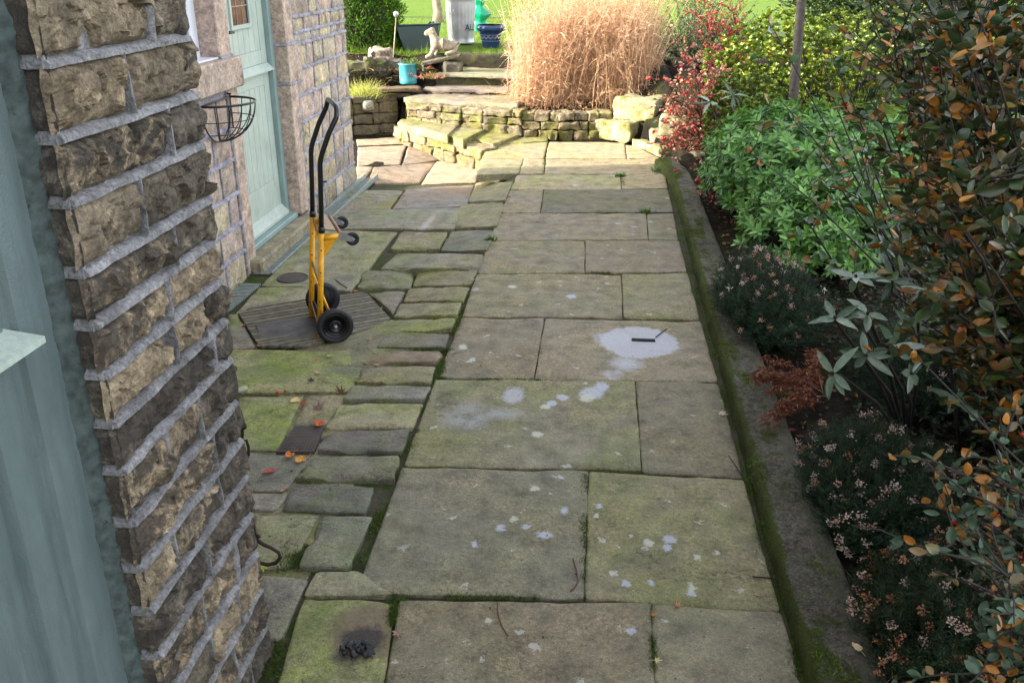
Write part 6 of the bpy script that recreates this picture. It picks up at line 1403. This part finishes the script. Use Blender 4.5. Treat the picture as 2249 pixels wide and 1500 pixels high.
# yellow grass tuft and dead iris leaves in the left bed
def tuft(name, label, c, r_, n, L, cols, cat, w_=.006, sag=.5):
    c = np.array(c, float); g = empty(name, c, label, cat); P = c+np.stack([RNG.normal(0, r_, n), RNG.normal(0, r_*.7, n), np.zeros(n)], 1); D = np.stack([(P[:, 0]-c[0])*4+RNG.normal(0, .3, n), (P[:, 1]-c[1])*4+RNG.normal(0, .3, n), np.ones(n)], 1); bd = np.stack([RNG.normal(0, .25, n), RNG.normal(0, .25, n), -RNG.uniform(.1, sag, n)], 1)
    np_mesh('blades', *blades(P, D, L*RNG.uniform(.5, 1.1, n), w_, rcol(n, cols, .25), bd, 4), M['grass'], g); return g
tuft('grass_tuft', 'bright yellow green grass tuft on top of the brown wall', AZ(800, 214, .33), .09, 520, .32, [(.45, .45, .1), (.35, .42, .08), (.6, .5, .2), (.25, .34, .05)], 'grass tuft', .006)
tuft('iris_leaves', 'floppy brown and straw dead iris leaves beside the yellow tuft', AS(828, 200), .12, 200, .38, [(.4, .22, .1), (.55, .36, .18), (.22, .1, .05), (.5, .42, .14)], 'dead plant', .016, 1.1)
tuft('iris_leaves', 'fading green strap leaves against the house corner', AS(778, 192), .1, 150, .34, [(.3, .34, .08), (.42, .34, .14), (.2, .26, .05)], 'dead plant', .014, 1.1)
tuft('dead_perennial', 'tangle of reddish dead stems behind the ball stake', AS(890, 135), .18, 260, .16, [(.4, .14, .06), (.3, .1, .05), (.5, .25, .12)], 'dead plant', .012, 1.)
tuft('dead_perennial', 'low red brown dead foliage around the pale rock', AS(868, 150), .22, 300, .12, [(.35, .12, .06), (.22, .08, .04), (.5, .25, .12), (.2, .22, .06)], 'dead plant', .014, 1.)
tuft('dead_perennial', 'red brown dead leaves behind the turquoise pot', AS(905, 150), .16, 260, .13, [(.4, .14, .06), (.25, .08, .04), (.45, .25, .12)], 'dead plant', .015, 1.)
tuft('dead_perennial', 'straw and green dying leaves in front of the conifer', AS(800, 172), .2, 260, .2, [(.4, .36, .12), (.3, .3, .08), (.45, .3, .12)], 'dead plant', .012, 1.)
tuft('dead_perennial', 'reddish dead leaves at the left end of the steps', AS(945, 172), .08, 110, .12, [(.4, .14, .1), (.3, .12, .06), (.12, .18, .04)], 'dead plant', .016, 1.)
tuft('creeping_plant', 'small green creeping plant between slate stack and steps', AS(925, 178), .07, 160, .09, [(.1, .17, .03), (.16, .22, .05)], 'plant', .014, .9)
# weeds in the joints
def weed(label, x, y, n, L, cols, w_=.012, r_=.02): tuft('weed', label, AG(x, y), r_, n, L, cols, 'weed', w_, .7)
weed('small bright green weed growing in a joint near the lit flags', 1362, 388, 70, .06, [(.05, .16, .02), (.09, .22, .03)])
weed('feathery grey green weed against the far kerb end', 1452, 378, 200, .11, [(.1, .2, .08), (.16, .26, .12)], .007, .035)
weed('small weed against the kerb in a joint of the middle path', 1420, 468, 60, .06, [(.08, .16, .03), (.14, .2, .05)])
weed('tuft of weeds under the curved wall beside the big block', 1215, 298, 160, .09, [(.16, .24, .04), (.25, .28, .08)], .008, .05)
weed('little weed in the joint beside the setts', 1078, 528, 50, .05, [(.05, .12, .02), (.09, .16, .03)])
weed('grass tuft at the foot of the house wall by the drain', 497, 628, 140, .1, [(.14, .2, .04), (.22, .26, .07)], .005, .04)
# trees / hedge far over the lawn, top left
clump('hedge', 'dark leafless hedge far across the lawn at the top', 'hedge', (-7.2, 30, .9), (2.6, .8), 160, [(.06, .05, .03), (.1, .09, .05), (.05, .07, .02)], .1, .04, 'leafm', .8, 20, False, .01)
g = empty('birch_tree', AZ(962, 48, .78), 'pale twisted tree trunk behind the dustbin', 'tree'); a = AZ(962, 50, .8)
MB().tube([a-np.array([0, 0, .1]), AY(962, 25, a[1]), AY(958, 0, a[1]), AY(950, -60, a[1]), AY(965, -160, a[1])], [.13, .09, .08, .07, .05], 12).build('trunk', mat_flat('pale_birch_bark', (.36, .27, .19), .8, var=.6, sc=12, bump=.6, bs=30), g)
SL = [(branch(AY(955, -100, a[1]), rdir(1, .2, .9)[0], 1.4, 6), tw(.03, 7)) for k in range(5)]; stem_mesh('limb', SL, M['bark'], g)

# ------------------------------------------------------------------ fallen leaves and litter
def maple(mb, c, r_, rz, col, curl=.3, seed=0, lift=.004):
    R = Matrix.Rotation(rz, 3, 'Z') @ Matrix.Rotation(random.uniform(-.35, .35), 3, 'X')
    lobes = [(0, 1.), (14, .55), (24, .36), (42, .9), (52, .5), (66, .3), (88, .62), (104, .34), (135, .3), (170, .16)]
    if seed % 3 < .6: lobes = [(0, 1.), (15, .8), (32, .62), (55, .52), (85, .46), (115, .42), (140, .42), (165, .3)]     # some are plain ovals
    ang = [a for a, k in lobes]+[-a for a, k in lobes[:0:-1]]; rad = [k for a, k in lobes]+[k for a, k in lobes[:0:-1]]
    V = [(-.1*r_, 0, 0)]; cv = random.uniform(-1, 1)
    for a, k in zip(ang, rad):
        k *= random.uniform(.85, 1.12); x, y = math.cos(math.radians(a))*k*r_, math.sin(math.radians(a))*k*r_*.9; V.append((x, y, curl*r_*(k*k*.9*abs(nz((x/r_, y/r_, seed), 1.5))+.5*(y/r_)**2*(1+cv)+.3*k*k*max(0, x/r_))))
    mid = [(v[0]*.5-.05*r_, v[1]*.5, v[2]*.3+.1*curl*r_*(i % 2)) for i, v in enumerate(V[1:])]; n = len(ang); V = V+mid
    st_ = [(-.1*r_, 0, .001), (-.6*r_, .08*r_, .2*r_*curl), (-1.1*r_, random.uniform(-.3, .3)*r_, .001)]
    W_ = [np.array(R @ Vector(v))+np.array(c)+np.array([0, 0, lift+.12*curl*r_]) for v in V]
    mb.add(W_, [(0, n+1+i, n+1+(i+1) % n) for i in range(n)]+[(n+1+i, 1+i, 1+(i+1) % n, n+1+(i+1) % n) for i in range(n)], (*col, 1), 0, False)
    mb.tube([np.array(R @ Vector(v))+np.array(c)+np.array([0, 0, lift]) for v in st_], .0009, 4, (*col, 1))
LV = [('orange maple leaf on the flag left of the inspection cover', 638, 1001, .045, (.5, .16, .03)), ('yellow orange maple leaf lying at the near edge of the iron cover', 665, 1010, .045, (.55, .25, .04)),
      ('pink red maple leaf on the flag below the iron cover', 597, 1036, .045, (.4, .08, .07)), ('reddish orange curled maple leaf on the corner of the iron cover', 703, 930, .055, (.45, .1, .03)),
      ('pale straw maple leaf near the round stub', 652, 879, .04, (.6, .42, .2)), ('brown curled leaf touching the straw maple leaf', 663, 889, .028, (.25, .06, .03)), ('large mauve brown crumpled leaf beside the setts', 702, 896, .055, (.22, .13, .12)),
      ('dark red curled leaf standing in the joint of the setts', 751, 862, .045, (.14, .04, .03)), ('pale straw leaf on the sett joint', 780, 876, .035, (.6, .45, .28)), ('tiny orange leaf on the right part of a sett', 857, 875, .018, (.55, .22, .08)),
      ('pinkish tan leaf on a long sett', 825, 803, .035, (.5, .3, .2)), ('yellow leaf near the tyre on the green flag', 722, 783, .032, (.5, .45, .12)), ('small orange leaf on the green flag', 693, 792, .026, (.5, .2, .08)), ('tan leaf with dark half on the green flag', 698, 819, .035, (.5, .36, .2)),
      ('black rotting leaf beside the tan leaf', 686, 838, .035, (.03, .03, .03)), ('bright orange leaf stuck under the toe plate', 687, 753, .03, (.65, .3, .02)), ('orange leaf on the near edge of the grate', 572, 761, .025, (.6, .28, .06)), ('tan crumpled leaf under the front wheel', 815, 748, .04, (.4, .28, .2)),
      ('yellow orange leaf at the far corner of the grate', 783, 641, .03, (.5, .25, .03)), ('bright yellow leaf at the right end of the grate', 835, 680, .026, (.5, .5, .05)), ('long curled brown leaf on the drain beside the doorstep', 632, 524, .035, (.3, .1, .08)),
      ('pale leaf against the kerb halfway down the path', 1583, 909, .04, (.5, .42, .3)), ('orange leaf in the near joint of the path', 1433, 1352, .02, (.5, .22, .05)), ('pale yellow leaf in the nearest joint', 1441, 1452, .02, (.6, .5, .25)), ('small pink leaf at the end of a sett joint', 622, 1078, .022, (.5, .2, .12)),
      ('pale twisted leaf on the burnt flag', 872, 1392, .035, (.35, .22, .16)), ('orange brown leaf in the wide cross joint', 1487, 1332, .025, (.45, .22, .1)), ('yellow leaf at the base of the house wall', 535, 607, .028, (.55, .5, .1)), ('reddish leaf in the wall gutter', 516, 652, .035, (.4, .18, .08)), ('green yellow leaf below the curled hook', 580, 1248, .035, (.3, .35, .04))]
for i, (lb, x, y, r_, col) in enumerate(LV):
    mb = MB(); maple(mb, AG(x, y, .003), r_*1.05, random.random()*6, col, random.uniform(.2, .6), i*3.1); tag(mb.build('fallen_leaf', M['dry']), lb, 'leaf', 'fallen leaves on the paving')
for i, (lb, x, y, r_) in enumerate((('round red berry beside the flag joint', 611, 868, .011), ('small red berry farther along the flag joint', 627, 861, .007), ('red berry on the left end of the grate', 536, 718, .009))):
    c = AG(x, y); tag(MB().lathe((c[0], c[1], c[2]+r_), [(0, -r_), (r_*.7, -r_*.7), (r_, 0), (r_*.7, r_*.7), (r_*.15, r_*.9), (0, r_*.8)], 14).build('berry', M['berry']), lb, 'berry', 'fallen berries')
for lb, pts, r_ in (('curved reddish twig by the middle joint of the near flags', ((1259, 1226), (1266, 1250), (1270, 1275), (1262, 1290), (1253, 1298)), .0026), ('thin dark red twig on the nearest flag', ((1093, 1322), (1094, 1350), (1103, 1375), (1116, 1396)), .0022), ('short dark twig by the drain slot', ((1440, 741), (1452, 731), (1464, 722)), .003), ('pale dry stalk crossing the edge of the path', ((1600, 1000), (1613, 1018), (1628, 1042)), .002), ('dark straight twig lying against the kerb', ((1653, 1266), (1680, 1268), (1695, 1269)), .0025), ('dark twig lying on the flag behind the truck', ((737, 615), (750, 625), (762, 633)), .004)):
    tag(MB().tube([AG(x, y, .004+.001*(k % 2)) for k, (x, y) in enumerate(pts)], r_, 6).build('twig', M['redtwig'] if 'red' in lb else M['darkbark']), lb, 'twig')
# litter in the beds, one mass
def litter(n, x0, x1, y0, y1, cols, s_=(.018, .045), ok=None):
    X_ = RNG.uniform(x0, x1, n); Y_ = RNG.uniform(y0, y1, n)
    if ok is not None: k = ok(X_, Y_); X_, Y_ = X_[k], Y_[k]; n = len(X_)
    P = np.stack([X_, Y_, gz(X_, Y_)+.012+RNG.random(n)*.015], 1); return leaves(P, rdir(n, -.1, .35), rdir(n, .5, 1), RNG.uniform(*s_, n), RNG.uniform(*s_, n)*.6, rcol(n, cols, .3), RNG.uniform(-.4, .6, n))
LC = [(.09, .05, .03), (.16, .08, .04), (.05, .035, .025), (.3, .15, .06), (.04, .03, .02)]
parts = [litter(2600, .88, 3, 1.2, 9, LC), litter(700, .9, 1.25, 5, 9.5, LC+[(.4, .16, .06)]), litter(1100, -1.2, .6, 11.1, 12.2, [(.3, .14, .08), (.4, .22, .12), (.2, .08, .05)], ok=lambda x, y: y > front(x)+.12), litter(600, -4, -2.4, 11.7, 13.2, LC+[(.4, .15, .06)], ok=lambda x, y: y > front(x)+.1), litter(900, 1, 4, 9, 14, LC)]
np_mesh('leaf_litter', *join(parts), M['dry'], None, 'stuff')
for i, (x, y, col) in enumerate(((1885, 1427, (.55, .42, .25)), (2000, 1440, (.6, .5, .3)), (2000, 1473, (.55, .2, .06)), (1960, 1492, (.5, .35, .2)), (1845, 1205, (.6, .48, .3)), (1865, 1222, (.5, .4, .3)), (1780, 985, (.45, .3, .15)), (1760, 960, (.25, .06, .07)), (1800, 1070, (.5, .22, .05)), (1735, 945, (.3, .06, .08)))):
    lbs = ['pale curled leaf on the outer edge of the near kerb', 'cream oval leaf on soil at bottom right', 'orange leaf on the soil at the bottom right', 'tan leaf at the bottom edge of the bed', 'cream leaf on the soil beside the kerb break', 'dull pale leaf leaning on the kerb break', 'gold maple leaf on soil behind the kerb', 'crimson maple leaf under the bracken', 'orange leaf on dark soil beside the heather', 'small crimson leaf at the bracken tip']
    mb = MB(); maple(mb, AZ(x, y, .1 if i in (0, 4, 5) else .07), .03, random.random()*6, col, .4, i*2.3); tag(mb.build('fallen_leaf', M['dry']), lbs[i], 'leaf', 'fallen leaves by the bed')
# dark groundcover so that the bed reads as planted
n = 26000; X_ = RNG.uniform(1.2, 3.4, n); Y_ = RNG.uniform(1.3, 9.5, n); Z_ = gz(X_, Y_)+RNG.random(n)*(.1+.18*sm(1.2, 2.2, X_)); P = np.stack([X_, Y_, Z_], 1)
np_mesh('ground_cover', *leaves(P, rdir(n, -.3, .8), rdir(n, .1, 1), RNG.uniform(.02, .05, n), RNG.uniform(.012, .024, n), rcol(n, [(.015, .03, .015), (.03, .05, .02), (.05, .04, .025), (.02, .02, .012)], .3), .2), M['leafm'], None, 'stuff')

# grit and crumbs lying in the joints and over the yard
n = 1500; X_ = RNG.uniform(-2.3, .62, n); Y_ = RNG.uniform(1.9, 8.5, n); k = (np.array([MN.noise(Vector((a*4, b*4, 1))) for a, b in zip(X_, Y_)]) > .05) & (RNG.random(n) < np.where(X_ < -.8, 1, .3)); X_, Y_ = X_[k], Y_[k]; n = len(X_)
P = np.stack([X_, Y_, zy(X_, Y_)+.008], 1); np_mesh('grit', *leaves(P, rdir(n, -.1, .4), rdir(n, .4, 1), RNG.uniform(.004, .013, n), RNG.uniform(.003, .008, n), rcol(n, [(.04, .03, .02), (.12, .07, .04), (.3, .22, .14), (.02, .02, .015), (.06, .09, .02)], .3), .4), M['dry'], None, 'stuff')
